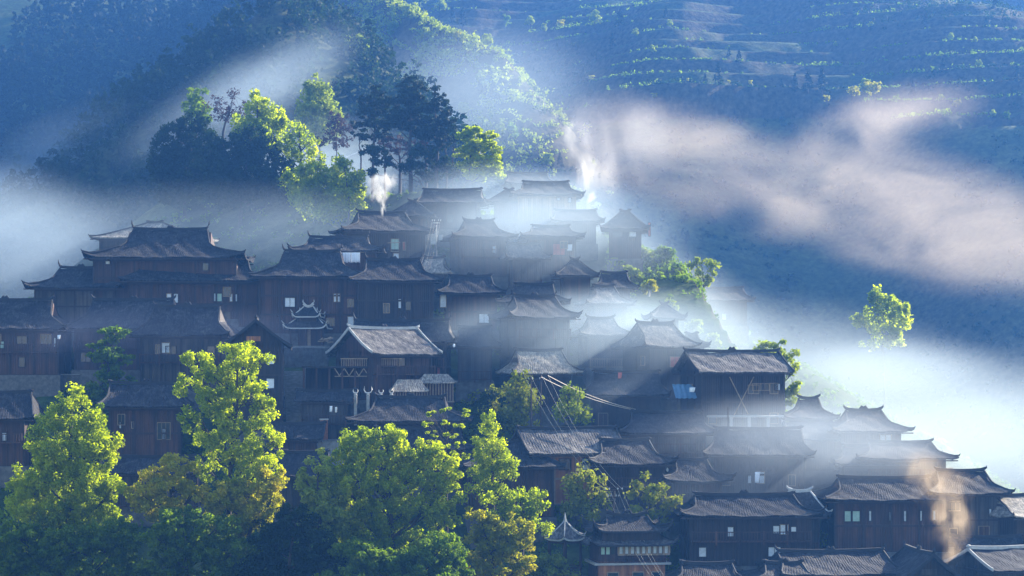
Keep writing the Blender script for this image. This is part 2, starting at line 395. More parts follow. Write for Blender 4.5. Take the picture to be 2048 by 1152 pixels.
        pm = {'lit': 'curtain', 'green': 'curtain_green', 'red': 'curtain_red', 'dark': 'glass', 'lattice': 'glass', 'door': 'wood_red'}[kind]  # kind lit gives a plain pale pane
        p.build('pane' if kind != 'door' else 'door_leaf', M[pm], fo)
    for k in range(ns):
        z = k*sh+.95
        if H-z < 1.0: continue
        for i in range(nb):
            x = -aw+2*aw*(i+.5)/nb
            q = rg.random()
            if q < win:
                kd = 'lit' if rg.random() < .16 else ('lattice' if rg.random() < .35 else 'dark')
                if pane: kd = pane
                if k == 0 and q < win*.3: opening('f', x, .1, 1.0, 1.95, 'door')
                else: opening('f', x, z, rg.choice((.7, .9, 1.2)), rg.choice((.9, 1.1)), kd)
        if abs(yaw) > 8:
            for i in range(ne):
                y = -bw+2*bw*(i+.5)/ne
                if rg.random() < win*.7: opening('l' if yaw > 0 else 'r', y, z, .9, 1.0, 'dark' if rg.random() < .6 else 'lit')
    if wx:
        for (px, py, pw, ph, kd) in wx:    # windows measured in the photograph: centre px, top py, size px
            Yw = Y-bw; u = ((px-xc)/F*Yw)/max(math.cos(th), .5); zt = (YH-py)/F*Yw-z_g
            opening('f', u, zt-ph/s, pw/s, ph/s, kd)
    if balcony:
        bb = MB(); zf = (ns-1)*sh if ns > 1 else .1; d = .95
        bb.box(-aw, aw, -bw-d, -bw-.09, zf-.12, zf)
        bb.box(-aw, aw, -bw-d-.03, -bw-d+.04, zf+.85, zf+.94)
        nn = int(2*aw/.28)
        for i in range(nn+1):
            x = -aw+.04+(2*aw-.08)*i/nn; bb.box(x-.025, x+.025, -bw-d-.01, -bw-d+.03, zf, zf+.85)
        for i in range(nb+1):
            x = -aw+.07+(2*aw-.14)*i/nb; bb.box(x-.07, x+.07, -bw-d-.06, -bw-d+.08, zf-1.6 if False else zf-.4, zf+1.0)
        bb.build('balcony', M['frame_pale' if balcony == 'pale' else 'wood_red'], root)
    if base:
        sb = MB(); sb.box(-aw-.35, aw+.35, -bw-.45, bw+.3, -7, -.02); sb.build('stone_base', M['stone'], root)
    if lean:                      # tiled skirt roof across the front
        zl = H*.5; lb = MB(); n = int(2*aw/.2)
        for i in range(n+1):
            x = -aw-.3+(2*aw+.6)*i/n
            for j in range(5):
                t = j/4; lb.v.append((x, -bw-.06-1.9*t, zl+.95*(1-t)**1.2+.05*(i % 2)))
        for i in range(n):
            for j in range(4): q = i*5+j; lb.f.append((q, q+1, q+6, q+5))
        lo = lb.build('skirt_roof', M[tile], root); sm = lo.modifiers.new('thickness', 'SOLIDIFY'); sm.thickness = .12; sm.offset = -1
    return root, dict(a=a, b=b, aw=aw, bw=bw, H=H, h=h, Y=Y, s=s, zg=z_g, xc=xc)
# ---------------------------------------------------------------- the village, measured in the photograph
# label, ridge x0 x1 y, eave x0 x1 y, ground y, options
HT = [
("great hall with the longest navy silhouette roof, highest of the left cluster",265,412,460,180,502,514,640,dict(W=12,up=.7,horn=1.0,win=.25,storey=2.6,wx=[(227,514,8,14,'lit')])),
("long house with low stepped roof under the great hall's left eave",118,202,537,62,262,574,652,dict(W=9,horn=.9,win=.25,up=.6)),
("wide dark house at the far left edge with a brick patch below its balcony",-90,98,601,-130,150,657,750,dict(W=9.5,win=.4,balcony=True,wood='wood_red',wx=[(18,683,9,13,'green'),(124,676,3,17,'lit')])),
("house behind the small misty tree, long plain roof right of the far-left house",188,350,601,140,395,656,740,dict(W=9,win=.3)),
("long red-brown house below the great hall with pale windows in a row",285,490,520,238,545,560,655,dict(W=9,wood='wood_red',win=.3,horn=.3,wx=[(341,588,8,17,'lit'),(353,588,11,17,'lit'),(432,587,5,15,'lit'),(440,587,9,15,'green'),(463,588,4,14,'lit'),(474,588,4,14,'lit')])),
("house with a dark gable facing out under the long red-brown house",300,432,614,268,482,670,778,dict(W=8.5,yaw=0,win=.2,wx=[(344,686,15,19,'lit'),(328,690,8,17,'lattice')])),
("tall gable-fronted house above the tall twin-trunk tree with an amber attic",0,0,643,443,584,694,860,dict(front=True,win=.3,orn=False)),
("broad house right of the great hall with a steep left gable",553,664,504,503,746,552,668,dict(W=9.5,yaw=0,win=.35,horn=.8,wx=[(674,588,4,15,'lit'),(682,588,4,15,'lit')])),
("upper house with white sheets hung under its eave",622,738,476,582,773,501,590,dict(W=7.5,win=0,horn=.8,up=.7)),
("dark house with ridge boss directly below the white sheets",712,818,521,684,890,560,682,dict(W=9.5,win=.3,horn=.8,balcony=False,wx=[(795,598,5,18,'lit'),(812,600,10,20,'dark')])),
("house stepping down right of the ridge-boss house, lamp under its eave",880,962,554,868,1014,585,662,dict(W=8,win=.3,horn=.3,wx=[(884,590,11,24,'lit')])),
("hazy plain-roofed house half hidden behind the lamp house",1005,1080,570,990,1146,604,672,dict(W=7.5,horn=.2,orn=False,win=.1)),
("grey-blue house with flared right eave on a corner post, centre of the village",1014,1096,594,975,1162,634,752,dict(yaw=18,W=8.5,win=.3,horn=.6,up=.6)),
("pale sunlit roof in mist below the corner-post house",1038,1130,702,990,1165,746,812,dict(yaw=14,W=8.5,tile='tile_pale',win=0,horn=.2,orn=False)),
("sunlit gable house with white barge boards, biggest in the village centre",705,800,658,650,885,708,826,dict(yaw=36,W=10.2,style='gable',tile='tile_grey',edge='white',win=.4,up=.5,horn=.4,wood='wood_red',H='main')),
("tall dark house behind the sunlit gable house with a bracketed right end",700,889,643,688,921,684,782,dict(W=8,win=.2,horn=.9,wx=[(884,735,5,30,'red')])),
("small shed-roofed house with cluttered gallery beside the brick chimney",610,704,783,594,710,802,892,dict(W=5.5,style='gable',win=.3,balcony=True,up=.1,horn=.1,orn=False)),
("black double-pitched house just above the big round tree",722,858,796,698,945,842,918,dict(W=10.5,win=.1,horn=.5)),
("low dark roof tucked under the double-pitched house behind leaves",740,905,858,720,950,900,968,dict(W=7,win=0,horn=.2,orn=False)),
("dim house between the two left trees with one pale open window",232,372,768,193,392,813,918,dict(W=9,win=.2,wood='wood_red',horn=.3,wx=[(330,846,24,32,'lattice'),(331,858,7,20,'lit'),(269,844,3,12,'lit'),(245,844,3,12,'lit')])),
("low lean roof under the house between the two left trees",240,392,915,212,415,946,1010,dict(W=6.5,style='gable',win=0,horn=.1,orn=False)),
("dark house behind the left tree at the frame edge",-60,66,786,-85,84,837,930,dict(W=8.5,style='hip',win=.35,horn=.1,orn=False,wx=[(20,866,8,15,'lit')])),
("ribbed low roof left of the brick chimney",545,636,849,535,650,878,935,dict(W=6,style='gable',win=.1,horn=.1,orn=False)),
("small ribbed roof above the olive bushes, beneath the stone yard wall",560,642,906,548,656,952,1020,dict(W=6.5,style='gable',win=0,horn=.1,orn=False)),
("orange-walled house with a sunlit grey tile roof under the power lines",1045,1192,858,1012,1254,907,1004,dict(yaw=16,W=8.8,style='gable',tile='tile_grey',wood='wood_orange',win=.35,up=.3,horn=.1,orn=False)),
("dark-roofed house wedged before the orange-walled house",925,1036,884,905,1131,934,1030,dict(W=9.5,win=.1,horn=.2,orn=False)),
("house with a flared tail roof right of the orange-walled house",1178,1275,882,1148,1351,928,1014,dict(W=9,horn=.2,orn=False,win=.2,up=.7)),
("small house with a white dot on its roof above the clipped shrub",1338,1400,921,1302,1463,962,1040,dict(W=8,horn=.3,orn=False,win=.2,up=.6)),
("large foreground house with a long blue-grey roof and three windows",1374,1571,991,1340,1636,1032,1125,dict(W=10,up=.7,horn=.3,win=.2,balcony=True,wx=[(1448,1054,11,18,'lit'),(1540,1052,12,14,'lit'),(1556,1050,15,18,'lit'),(1575,1054,10,10,'lit')])),
("grey-walled house with a white curved roof edge behind the large foreground house",1560,1602,984,1528,1671,1031,1100,dict(yaw=-8,W=8,style='hip',edge='white',win=.1,horn=.5,orn=False,wood='wood',up=.4)),
("long low navy roof along the bottom edge, left of the peaked gable",1555,1771,1104,1522,1800,1150,1230,dict(W=10,win=.1,horn=.6)),
("sloping pale-edged roof at the bottom right of the twin-roofed pavilion",1352,1452,1129,1334,1494,1166,1250,dict(W=8,win=0,horn=.3,orn=False)),
("darkest short roof at the bottom edge in front of the navy roof",1532,1606,1128,1482,1652,1166,1265,dict(W=9,win=0,horn=.25)),
("peaked gable roof at the bottom edge beneath the amber smoke",0,0,1103,1772,1904,1160,1270,dict(front=True,win=.1,edge='ridge')),
("house with pale outlined gable in the bottom right corner",1942,2080,1097,1905,2110,1141,1240,dict(yaw=16,W=9.5,style='gable',edge='white',win=.2,horn=.1,orn=False)),
("long misty house with green panes and a row of slit windows",1668,1850,957,1630,1905,1000,1098,dict(W=9.5,horn=.2,orn=False,win=.15,wx=[(1680,1022,12,20,'green'),(1697,1022,14,20,'green'),(1725,1022,4,19,'lit'),(1766,1024,4,17,'lit'),(1795,1022,4,20,'lit'),(1827,1022,4,19,'lit'),(1854,1022,4,17,'lit')])),
("tall house behind the amber smoke with a sharp right eave",1870,1966,943,1836,2006,987,1088,dict(W=9.5,horn=.4,orn=False,win=.3,wx=[(1964,1018,4,14,'lit')])),
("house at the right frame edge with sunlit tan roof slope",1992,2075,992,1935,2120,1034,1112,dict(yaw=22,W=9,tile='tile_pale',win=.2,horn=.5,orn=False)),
("low shed roof under the tall house by the amber smoke",1932,2030,1076,1905,2042,1098,1160,dict(W=6,style='gable',win=0,horn=.1,orn=False)),
("house with squared right wall and drying pole, third step from the ridge end",1745,1869,886,1700,1901,917,992,dict(W=9,horn=.4,orn=False,win=.15)),
("house with two horned ridge tips and a porch at its right end",1682,1753,822,1642,1812,862,935,dict(W=9.5,horn=.5,win=.2)),
("small house left of the two-horned house on the skyline",1592,1630,798,1560,1674,836,890,dict(W=7.5,horn=.45,win=.15)),
("low house below the small skyline house with thin white eave line",1570,1668,843,1548,1684,879,938,dict(W=7,horn=.2,orn=False,win=.2)),
("broad dim roof below the house with cross bracing",1432,1602,859,1398,1634,910,985,dict(W=9.5,horn=.2,orn=False,win=.25,wx=[(1520,944,14,22,'lit'),(1498,950,6,16,'lit')])),
("big house with cross-braced wall and worn grey roof",1396,1532,704,1348,1580,744,862,dict(yaw=14,W=9.5,tile='tile_grey',win=.35,horn=.4,style='gable',ov=1.2,wx=[(1500,768,34,12,'lattice'),(1535,768,10,12,'lit')])),
("house with red curtains and worn ridge above the cross-braced house",1270,1344,648,1222,1398,692,800,dict(yaw=24,W=9,tile='tile_grey',win=.1,horn=.45,wx=[(1327,714,28,19,'red'),(1362,712,20,19,'lattice')])),
("small house with white deck rail left of the red-curtained house",1186,1238,638,1136,1266,669,735,dict(yaw=10,W=7.5,tile='tile_grey',win=.2,horn=.5,balcony='pale')),
("dim house in the hollow under the red-curtained house",1190,1320,746,1158,1348,790,862,dict(W=9,horn=.1,orn=False,win=.2)),
("misty house below the dim hollow house, left of the deck posts",1262,1400,826,1235,1432,866,940,dict(W=9,horn=.1,orn=False,win=.2)),
("small tower-like house with a pointed roof behind the red-curtained house",1314,1326,611,1286,1371,636,712,dict(W=5.5,style='hip',up=.5,horn=.5,orn=False,win=.2)),
("little side house whose roof juts right of the red-curtained house",1372,1394,670,1350,1417,690,770,dict(W=5,horn=.1,orn=False,win=0)),
("small pyramid-roofed house alone on the mist slope",1142,1156,521,1102,1198,550,612,dict(W=6.5,horn=.5,orn=False,win=.1,style='hip')),
("pale roof below the pyramid-roofed house",1188,1226,574,1148,1270,606,650,dict(yaw=12,W=7,tile='tile_grey',horn=.25,win=.1)),
("faint low roof among yellow shrubs right of the pyramid-roofed house",1196,1246,547,1180,1276,575,625,dict(W=6.5,horn=.1,orn=False,win=0)),
("house with three ridge knobs right of the transformer pole",932,990,443,878,1037,472,556,dict(yaw=14,W=8,horn=.45,win=.2,wx=[(978,492,6,13,'lit')])),
("rust-roofed small house below the three-knob house",1008,1072,489,990,1102,515,578,dict(yaw=12,W=7,tile='tile_grey',horn=.25,orn=False,win=.3)),
("misty house with a bright plank patch on its wall",1052,1126,454,1034,1169,471,552,dict(W=8,horn=.2,orn=False,win=.2,wx=[(1113,488,26,24,'red'),(1136,488,10,13,'lit')])),
("short hazy roof beside the smoking house at the top",1108,1190,423,1094,1208,441,490,dict(W=7,horn=.2,orn=False,win=.3)),
("lone dark house with glinting roof at the right of the upper terrace",1246,1264,424,1198,1303,456,520,dict(W=7.5,horn=.2,orn=False,win=.2,style='hip',wx=[(1299,446,4,26,'red')])),
("topmost house of pale boards with small bright windows",1045,1135,366,1015,1168,388,446,dict(W=8,horn=.1,orn=False,win=.2,wood='wood_pale',wx=[(1114,394,6,6,'lit'),(1137,395,5,9,'lit')])),
("plain roof rising behind the topmost board house",1014,1092,348,1000,1110,366,410,dict(W=7,horn=.1,orn=False,win=0,Y=304)),
("flat hazy house below the bright flat-topped tree",852,968,381,832,978,404,462,dict(W=7.5,horn=.1,orn=False,win=.2)),
("small peaked house right of the flat hazy house",1010,1026,381,972,1064,403,440,dict(W=6,horn=.1,orn=False,win=0,style='hip')),
("peaked upper house right of the bright white smoke",816,830,404,772,879,430,490,dict(W=7,horn=.4,orn=False,win=.1,style='hip')),
("house with a lit window below the bright white smoke",714,806,426,654,872,460,540,dict(yaw=16,W=9,horn=.4,orn=False,win=.15,wx=[(779,478,15,24,'green'),(797,484,4,15,'red')])),
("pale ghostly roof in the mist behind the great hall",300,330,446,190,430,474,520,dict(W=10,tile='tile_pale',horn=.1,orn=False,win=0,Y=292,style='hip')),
("almost dissolved roof in the mist below the right hillside trees",1398,1488,577,1376,1506,600,652,dict(Y=318,W=7,horn=.1,orn=False,win=.3)),
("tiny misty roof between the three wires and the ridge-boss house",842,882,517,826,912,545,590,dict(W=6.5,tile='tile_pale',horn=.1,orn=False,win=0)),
("hazy low roof behind the bracketed house",915,978,656,896,1004,692,760,dict(W=7.5,horn=.1,orn=False,win=.1)),
("dim roof right of the lantern house in the bottom terrace mist",1690,1802,894,1658,1830,928,996,dict(W=8,horn=.2,orn=False,win=.2)),
]
INFO = {}
for row in HT:
    lab, r0, r1, ry, e0, e1, ey, yb, op = row; op = dict(op); op.pop('H', None)
    if op.pop('front', False):         # ridge runs away from the camera: the gable faces out
        Y = depth(yb); s = F/Y; Wd = (e1-e0)/s; L = 9.0
        # build with yaw 90: eave width across the picture is the house depth W
        root, inf = house(lab, 0, L*s, ry, (e0+e1)/2-L*s/2, (e0+e1)/2+L*s/2, ey, yb, yaw=0, style='gable', W=Wd, **op)
        root.rotation_euler[2] = math.radians(-84); 
        INFO[lab] = (root, inf)
    else: INFO[lab] = house(lab, r0, r1, ry, e0, e1, ey, yb, **op)
# ---------------------------------------------------------------- trees
def leaf_mesh(cent, rad, n, size, rng, flat=.75, up=.35, aspect=.6):
    """n leaf quads scattered in each clump (cent (k,3), rad (k,)); faces lean outwards and upwards"""
    k = len(cent); N = k*n
    c = np.repeat(cent, n, 0); r = np.repeat(rad, n)[:, None]
    d = rng.normal(size=(N, 3)); d /= np.linalg.norm(d, axis=1)[:, None]
    rr = rng.uniform(0, 1, (N, 1))**.45
    p = c+d*r*rr*np.array([1, 1, flat])
    nrm = d+rng.normal(size=(N, 3))*.9+np.array([0, 0, up]); nrm /= np.linalg.norm(nrm, axis=1)[:, None]
    t = np.cross(nrm, rng.normal(size=(N, 3))); t /= np.linalg.norm(t, axis=1)[:, None]; b = np.cross(nrm, t)
    s = size*rng.uniform(.6, 1.35, (N, 1)); t = t*s; b = b*s*aspect
    V = np.stack([p-t, p-b*.9, p+t, p+b], 1).reshape(-1, 3)
    return V, np.arange(N*4).reshape(-1, 4)
def clump_points(lobes, spacing, rng, shell=.55):
    """lobes: list of (centre, (rx,ry,rz)); returns clump centres filling them unevenly"""
    out = []
    for c, r in lobes:
        vol = 4.19*r[0]*r[1]*r[2]; m = max(5, int(vol/(spacing**3)*.8))
        d = rng.normal(size=(m, 3)); d /= np.linalg.norm(d, axis=1)[:, None]
        q = rng.uniform(shell**3, 1, (m, 1))**(1/3.)
        q[rng.uniform(size=m) < .2] *= .6
        pts = np.array(c)+d*q*np.array(r)*rng.uniform(.82, 1.12, (m, 1)); out.append(pts)
    return np.concatenate(out)
def tree(name, label, xb, yb, Y, lobes, mat='leaf_mid', spacing=.98, n=46, size=.25, cr=.75, trunk=.28, cat='tree', group=None,
         seed=0, flat=.75, forks=True, root_z=None, dz=1.0, limbs=True):
    if cat == 'bush': Y = ray_ground(xb, yb-4, 180, 420) or Y; limbs = False
    if group and 'knoll' in group: lobes = [(a_, b_, c_*1.12, d_*1.35) for a_, b_, c_, d_ in lobes]; spacing *= .82; size *= .9
    if group and 'pines' in group: lobes = [(a_, b_, c_*1.15, d_*1.35) for a_, b_, c_, d_ in lobes]; spacing *= .85
    if mat == 'leaf_lime' and flat == .75: flat = 1.05
    if group == FG: n = int(n*1.65); size *= .62; spacing *= .84; cr *= .84
    rng = np.random.default_rng(seed+int(xb)*7+int(yb)); s = F/Y
    base = P(xb, yb, Y)
    g = gz(base.x, Y); base.z = g if root_z is None else root_z
    L = []
    for (cx, cy, rx, ry) in lobes:
        dy = rng.uniform(-.35, .35)*rx/s*dz; c = P(cx, cy, Y+dy); L.append(((c.x-base.x, c.y-base.y, c.z-base.z), (rx/s, rx/s*.85*dz, ry/s)))
    root = empty(name, base, label=label, cat=cat, group=group)
    pts = clump_points(L, spacing, rng)
    V, Q = leaf_mesh(pts, rng.uniform(.55, 1.1, len(pts))*cr, n, size, rng, flat)
    link('crown', np_mesh('crown', V, Q), M[mat], root)
    tb = MB(); zs = [l[0][2] for l in L]; ztop = max(zs); ctr = np.mean([l[0] for l in L], 0)
    ht = max(ztop, 1.0); zf = max(.2, min(zs)*.8)
    main = [(0, 0, -.6), (ctr[0]*.15, ctr[1]*.1, zf*.5), (ctr[0]*.45, ctr[1]*.3, zf)]
    top = max(L, key=lambda l: l[0][2])[0]
    for q in (.33, .66, .95): main.append((ctr[0]*.45+(top[0]-ctr[0]*.45)*q+rng.uniform(-.2, .2), ctr[1]*.3+(top[1]-ctr[1]*.3)*q, zf+(ht-zf)*q))
    tb.tube(main, [trunk*1.25, trunk, trunk*.85, trunk*.6, trunk*.38, trunk*.12], 7)
    tk = tb.build('trunk', M['bark'], root, smooth=True)
    if limbs:
        for c, r in L:
            z0 = max(zf*.75, min(c[2]-abs(c[0]-ctr[0]*.45)*.8-.5, ht*.85)); f = np.clip((z0-zf)/max(ht-zf, .1), 0, .9)
            sx = ctr[0]*.45+(top[0]-ctr[0]*.45)*f; sy = ctr[1]*.3+(top[1]-ctr[1]*.3)*f
            lb = MB(); mid = ((sx+c[0])/2+rng.uniform(-.3, .3), (sy+c[1])/2, (z0*.55+c[2]*.45))
            rr = trunk*.42*(1-.5*f)
            lb.tube([(sx, sy, z0), mid, c], [rr, rr*.7, rr*.3], 5)
            near = pts[np.argsort(np.linalg.norm(pts-np.array(c), axis=1))[:14:2]]
            for q in near: lb.tube([mid if rng.random() < .4 else c, ((c[0]+q[0])/2, (c[1]+q[1])/2, (c[2]*.6+q[2]*.4)), tuple(q)], [rr*.35, rr*.25, rr*.08], 4, cap=False)
            lb.build('branch', M['bark'], root, smooth=True)
    return root
FG = 'trees on the slope in front of the village'
tree('broadleaf_tree', 'lime-tipped tree with a dark shaded left side, farthest left in front', 150, 1250, 190,
  [(142,800,36,26),(118,840,44,34),(178,850,40,28),(86,880,32,26),(190,890,52,32),(120,915,60,40),(215,900,30,26),(80,955,62,38),(175,960,66,40),(50,965,32,26),(60,1010,55,36),(140,1030,70,44),(228,985,34,24),(215,1040,46,34),(90,1075,60,34)],
  'leaf_lime', group=FG, trunk=.42, n=40)
tree('broadleaf_tree', 'dark ragged lower thicket tree beneath the farthest left tree', 100, 1280, 186,
  [(40,1080,60,40),(130,1095,70,40),(30,1130,60,40),(120,1150,80,34),(215,1120,60,44),(230,1075,60,40),(260,1150,60,30)], 'leaf_mid', group=FG, n=48, trunk=.3)
tree('broadleaf_tree', 'tall slender twin-trunked tree with bright olive sprays before the gable-fronted house', 452, 1180, 192,
  [(478,706,44,22),(400,722,34,22),(436,738,44,26),(512,722,30,24),(378,768,34,22),(470,766,46,28),(432,800,50,30),(500,790,40,28),(526,818,34,22),(384,838,26,34),(452,848,44,34),(514,858,46,28),(410,892,42,30),(484,905,44,32),(548,882,20,16),(540,920,34,24),(420,940,34,24),(500,950,52,26)],
  'leaf_lime', group=FG, trunk=.32, n=50, spacing=1.05, size=.24)
tree('broadleaf_tree', 'soft yellow-olive tree under the tall slender tree', 480, 1220, 190,
  [(480,990,60,30),(540,960,36,30),(440,1000,40,34),(500,1030,50,34),(462,1060,46,32),(540,1000,30,26)], 'leaf_yellow', group=FG, n=48)
tree('broadleaf_tree', 'yellow-flowering dome tree between the left tree and the tall slender tree', 340, 1200, 190,
  [(350,928,38,18),(312,945,34,20),(385,940,26,18),(290,985,40,26),(345,970,52,28),(390,985,34,26),(320,1015,56,26)], 'leaf_yellow', group=FG, n=48)
tree('broadleaf_tree', 'muted grey-green spreading tree at the bottom under the yellow dome tree', 390, 1260, 184,
  [(360,1045,52,30),(430,1060,50,32),(320,1080,44,34),(390,1100,70,36),(460,1110,60,34),(330,1140,60,30),(430,1150,60,28)], 'leaf_mid', group=FG, n=48)
tree('broadleaf_tree', 'near-black thicket tree at the bottom left of the big round tree', 560, 1290, 184,
  [(590,1040,48,36),(545,1085,50,40),(620,1095,56,40),(520,1140,56,34),(600,1150,70,30),(660,1130,40,40)], 'leaf_dark', group=FG, n=48)
tree('broadleaf_tree', 'huge round-crowned tree with vivid lime top and dark limbs, centre front', 790, 1290, 190,
  [(722,880,48,24),(770,872,44,20),(690,915,46,28),(820,900,44,24),(868,915,38,24),(760,910,60,28),(900,945,26,30),(840,945,54,30),(668,955,44,30),(720,960,60,32),(790,965,60,30),(890,985,38,30),(640,990,36,26),(700,1010,56,34),(770,1025,64,36),(850,1020,56,34),(900,1035,32,30),(740,1075,76,36),(830,1085,76,36),(780,1125,90,30)],
  'leaf_lime', group=FG, trunk=.5, n=56, spacing=1.05)
tree('broadleaf_tree', 'pale green tree leaning on the left side of the huge round tree', 640, 1240, 188,
  [(640,925,30,28),(615,965,32,30),(640,1000,44,34),(660,1040,50,34),(610,1030,30,26)], 'leaf_pale', group=FG, n=48)
tree('broadleaf_tree', 'dark green understorey tree below the huge round tree', 800, 1300, 183,
  [(720,1110,60,36),(800,1130,70,34),(880,1100,56,38),(700,1155,70,26),(850,1155,70,26),(915,1140,34,34)], 'leaf_mid', group=FG, n=48)
tree('broadleaf_tree', 'narrow pointed lime tree right of the huge round tree', 985, 1100, 194,
  [(982,832,17,20),(984,858,27,20),(978,885,34,22),(1002,895,26,20),(975,915,36,24),(1010,925,28,20),(985,950,44,24),(1022,945,20,20),(975,980,36,18)], 'leaf_lime', group=FG, n=44, spacing=.95, size=.22, trunk=.2)
tree('broadleaf_tree', 'sparse tree of small tufts against the black roof', 895, 1080, 196,
  [(862,828,14,7),(892,820,11,7),(932,826,12,7),(855,848,13,7),(888,846,12,7),(918,850,10,6),(868,866,16,8),(900,868,16,8),(850,888,17,8),(884,892,20,9),(918,888,15,8),(862,912,22,10),(900,912,22,10),(930,910,12,10)],
  'leaf_lime', group=FG, n=30, spacing=.62, size=.17, cr=.42, trunk=.14, flat=.5)
tree('broadleaf_tree', 'flat-topped lime tree reaching right above the hexagonal pavilion', 1040, 1150, 192,
  [(1000,1000,34,15),(1048,992,34,15),(1090,998,24,13),(1020,1022,40,18),(1065,1022,34,18),(1050,1050,34,18),(1082,1058,20,14)], 'leaf_lime', group=FG, n=48, trunk=.2)
tree('broadleaf_tree', 'ochre-flecked tree left of the hexagonal pavilion', 1000, 1230, 189,
  [(960,1035,32,22),(1000,1045,40,24),(1038,1065,36,24),(970,1075,44,28),(1020,1100,50,30),(960,1120,40,30),(1050,1120,24,24),(1000,1145,50,24)], 'leaf_yellow', group=FG, n=48)
tree('bush', 'rounded pale bush at the bottom edge below the hexagonal pavilion', 1090, 1200, 187,
  [(1075,1122,34,16),(1105,1128,34,16),(1060,1142,36,18),(1110,1150,44,18)], 'leaf_pale', group=FG, n=40, cat='bush', trunk=.1)
VG = 'trees growing between the village houses'
tree('broadleaf_tree', 'dim blue-green layered tree in front of the left houses', 228, 810, 231,
  [(212,662,26,10),(240,668,28,10),(222,690,36,14),(205,715,40,14),(240,722,38,14),(215,745,46,16),(240,765,44,18),(200,770,30,18),(225,790,52,16),(190,800,30,14)], 'leaf_mid', group=VG, n=34, flat=.5)
tree('conifer', 'thin pale young conifer behind the left dark house', 202, 900, 203, [(202,815,5,10),(202,835,9,10),(202,855,12,12)], 'leaf_mid', group=VG, n=30, spacing=.7, size=.16, cr=.4, trunk=.08, cat='tree')
tree('bamboo', 'feathery olive bamboo clump behind the pole with glinting cables', 1030, 880, 222,
  [(1040,762,26,22),(1010,785,32,24),(1055,800,32,26),(1030,820,40,24),(985,805,24,22),(1045,845,36,20),(1000,840,30,20)], 'leaf_bamboo', group=VG, n=40, size=.22, cat='bamboo', trunk=.1, flat=1.3)
tree('broadleaf_tree', 'dark clump beside the feathery bamboo', 975, 880, 219, [(975,790,20,18),(968,820,24,22),(985,840,26,16)], 'leaf_dark', group=VG, n=34, trunk=.15)
tree('broadleaf_tree', 'upright green tree right of the bamboo above the orange-walled house roof', 1140, 880, 220,
  [(1130,782,16,16),(1148,788,18,18),(1120,808,24,16),(1155,815,26,16),(1135,832,34,18),(1170,832,18,14)], 'leaf_pale', group=VG, n=40, size=.2, trunk=.14, flat=1.2)
tree('bamboo', 'golden bamboo clump below the orange wall', 1160, 1060, 204.5,
  [(1155,948,26,20),(1190,965,22,18),(1135,975,26,20),(1170,990,34,22),(1205,1000,20,18),(1140,1010,30,20),(1185,1030,34,18)], 'leaf_bamboo', group=VG, n=40, size=.22, cat='bamboo', trunk=.1, flat=1.3)
tree('bush', 'green shadowed bush under the golden bamboo', 1150, 1070, 202, [(1150,1020,26,20),(1125,1035,22,18),(1180,1055,26,16)], 'leaf_mid', group=VG, n=34, cat='bush', trunk=.1)
tree('broadleaf_tree', 'mixed ochre tree beside the flared tail roof', 1300, 1080, 203,
  [(1290,965,26,20),(1325,975,24,18),(1275,990,26,20),(1310,1000,32,20),(1345,1000,18,16),(1290,1025,32,18),(1335,1030,24,16)], 'leaf_bamboo', group=VG, n=38, size=.22, trunk=.15)
tree('bush', 'small bright shrub right of the white-dotted roof', 1418, 1010, 214, [(1410,972,14,8),(1428,976,18,9),(1418,984,22,7)], 'leaf_lime', group=VG, n=34, size=.18, spacing=.7, cr=.5, cat='bush', trunk=.08)
tree('bush', 'bright shrub beside the large foreground house wall', 1635, 1110, 203, [(1630,1070,16,8),(1648,1080,20,10),(1625,1088,20,9)], 'leaf_lime', group=VG, n=36, size=.18, spacing=.7, cr=.5, cat='bush', trunk=.08)
tree('broadleaf_tree', 'round pale tree on the skyline behind the cross-braced house', 1570, 840, 234,
  [(1530,698,20,12),(1558,694,22,11),(1540,720,34,18),(1580,712,20,16),(1590,742,20,18),(1565,745,26,20),(1592,772,16,16),(1572,778,24,20),(1575,805,20,14)], 'leaf_pale', group=VG, n=36, trunk=.2)
tree('broadleaf_tree', 'solitary green tree rising out of the valley mist at the right', 1770, 700, 335,
  [(1750,586,18,14),(1765,600,24,14),(1745,612,20,14),(1788,608,18,12),(1775,625,30,16),(1805,622,16,14),(1750,640,28,16),(1812,640,14,12),(1718,636,11,8),(1790,650,30,14),(1720,648,12,8),(1770,665,40,16),(1750,686,30,14),(1795,684,28,12)], 'leaf_lime', n=40, spacing=1.4, size=.36, cr=1.0, trunk=.12)
SG = 'shrubs on the slope right of the upper houses'
for k, (x, y, rx, ry, lb, mt) in enumerate([
  (1232,530,20,12,'rounded shrub left of three on the upper right bank','leaf_pale'),(1262,548,26,16,'widest shrub on the upper right bank','leaf_pale'),
  (1290,508,16,10,'small shrub under the lone dark house','leaf_pale'),(1330,505,22,12,'shrub on the crest right of the lone dark house','leaf_mid'),
  (1300,572,18,14,'shrub beside the thin white post','leaf_yellow'),(1340,612,16,12,'low pale shrub behind the tower roof','leaf_pale'),
  (1388,654,18,20,'backlit pale tree right of the tower roof','leaf_pale'),(1425,684,22,16,'sunlit shrub where the village meets the mist','leaf_pale'),
  (1096,572,20,10,'round shrub beneath the pyramid-roofed house','leaf_pale'),(1212,556,12,10,'tuft behind the pyramid-roofed house','leaf_yellow'),
  (905,535,14,8,'small tuft right of the misty tiny roof','leaf_pale'),(1222,590,14,10,'shrub right of the pale roof under the pyramid roof','leaf_mid')]):
    tree('bush', lb, x, y+ry+10, depth(y+ry+16), [(x-rx*.4,y,rx*.6,ry),(x+rx*.45,y+2,rx*.55,ry*.9),(x,y-ry*.4,rx*.45,ry*.7)], mt, group=SG, n=34, size=.22, spacing=.8, cr=.6, cat='bush', trunk=.08)
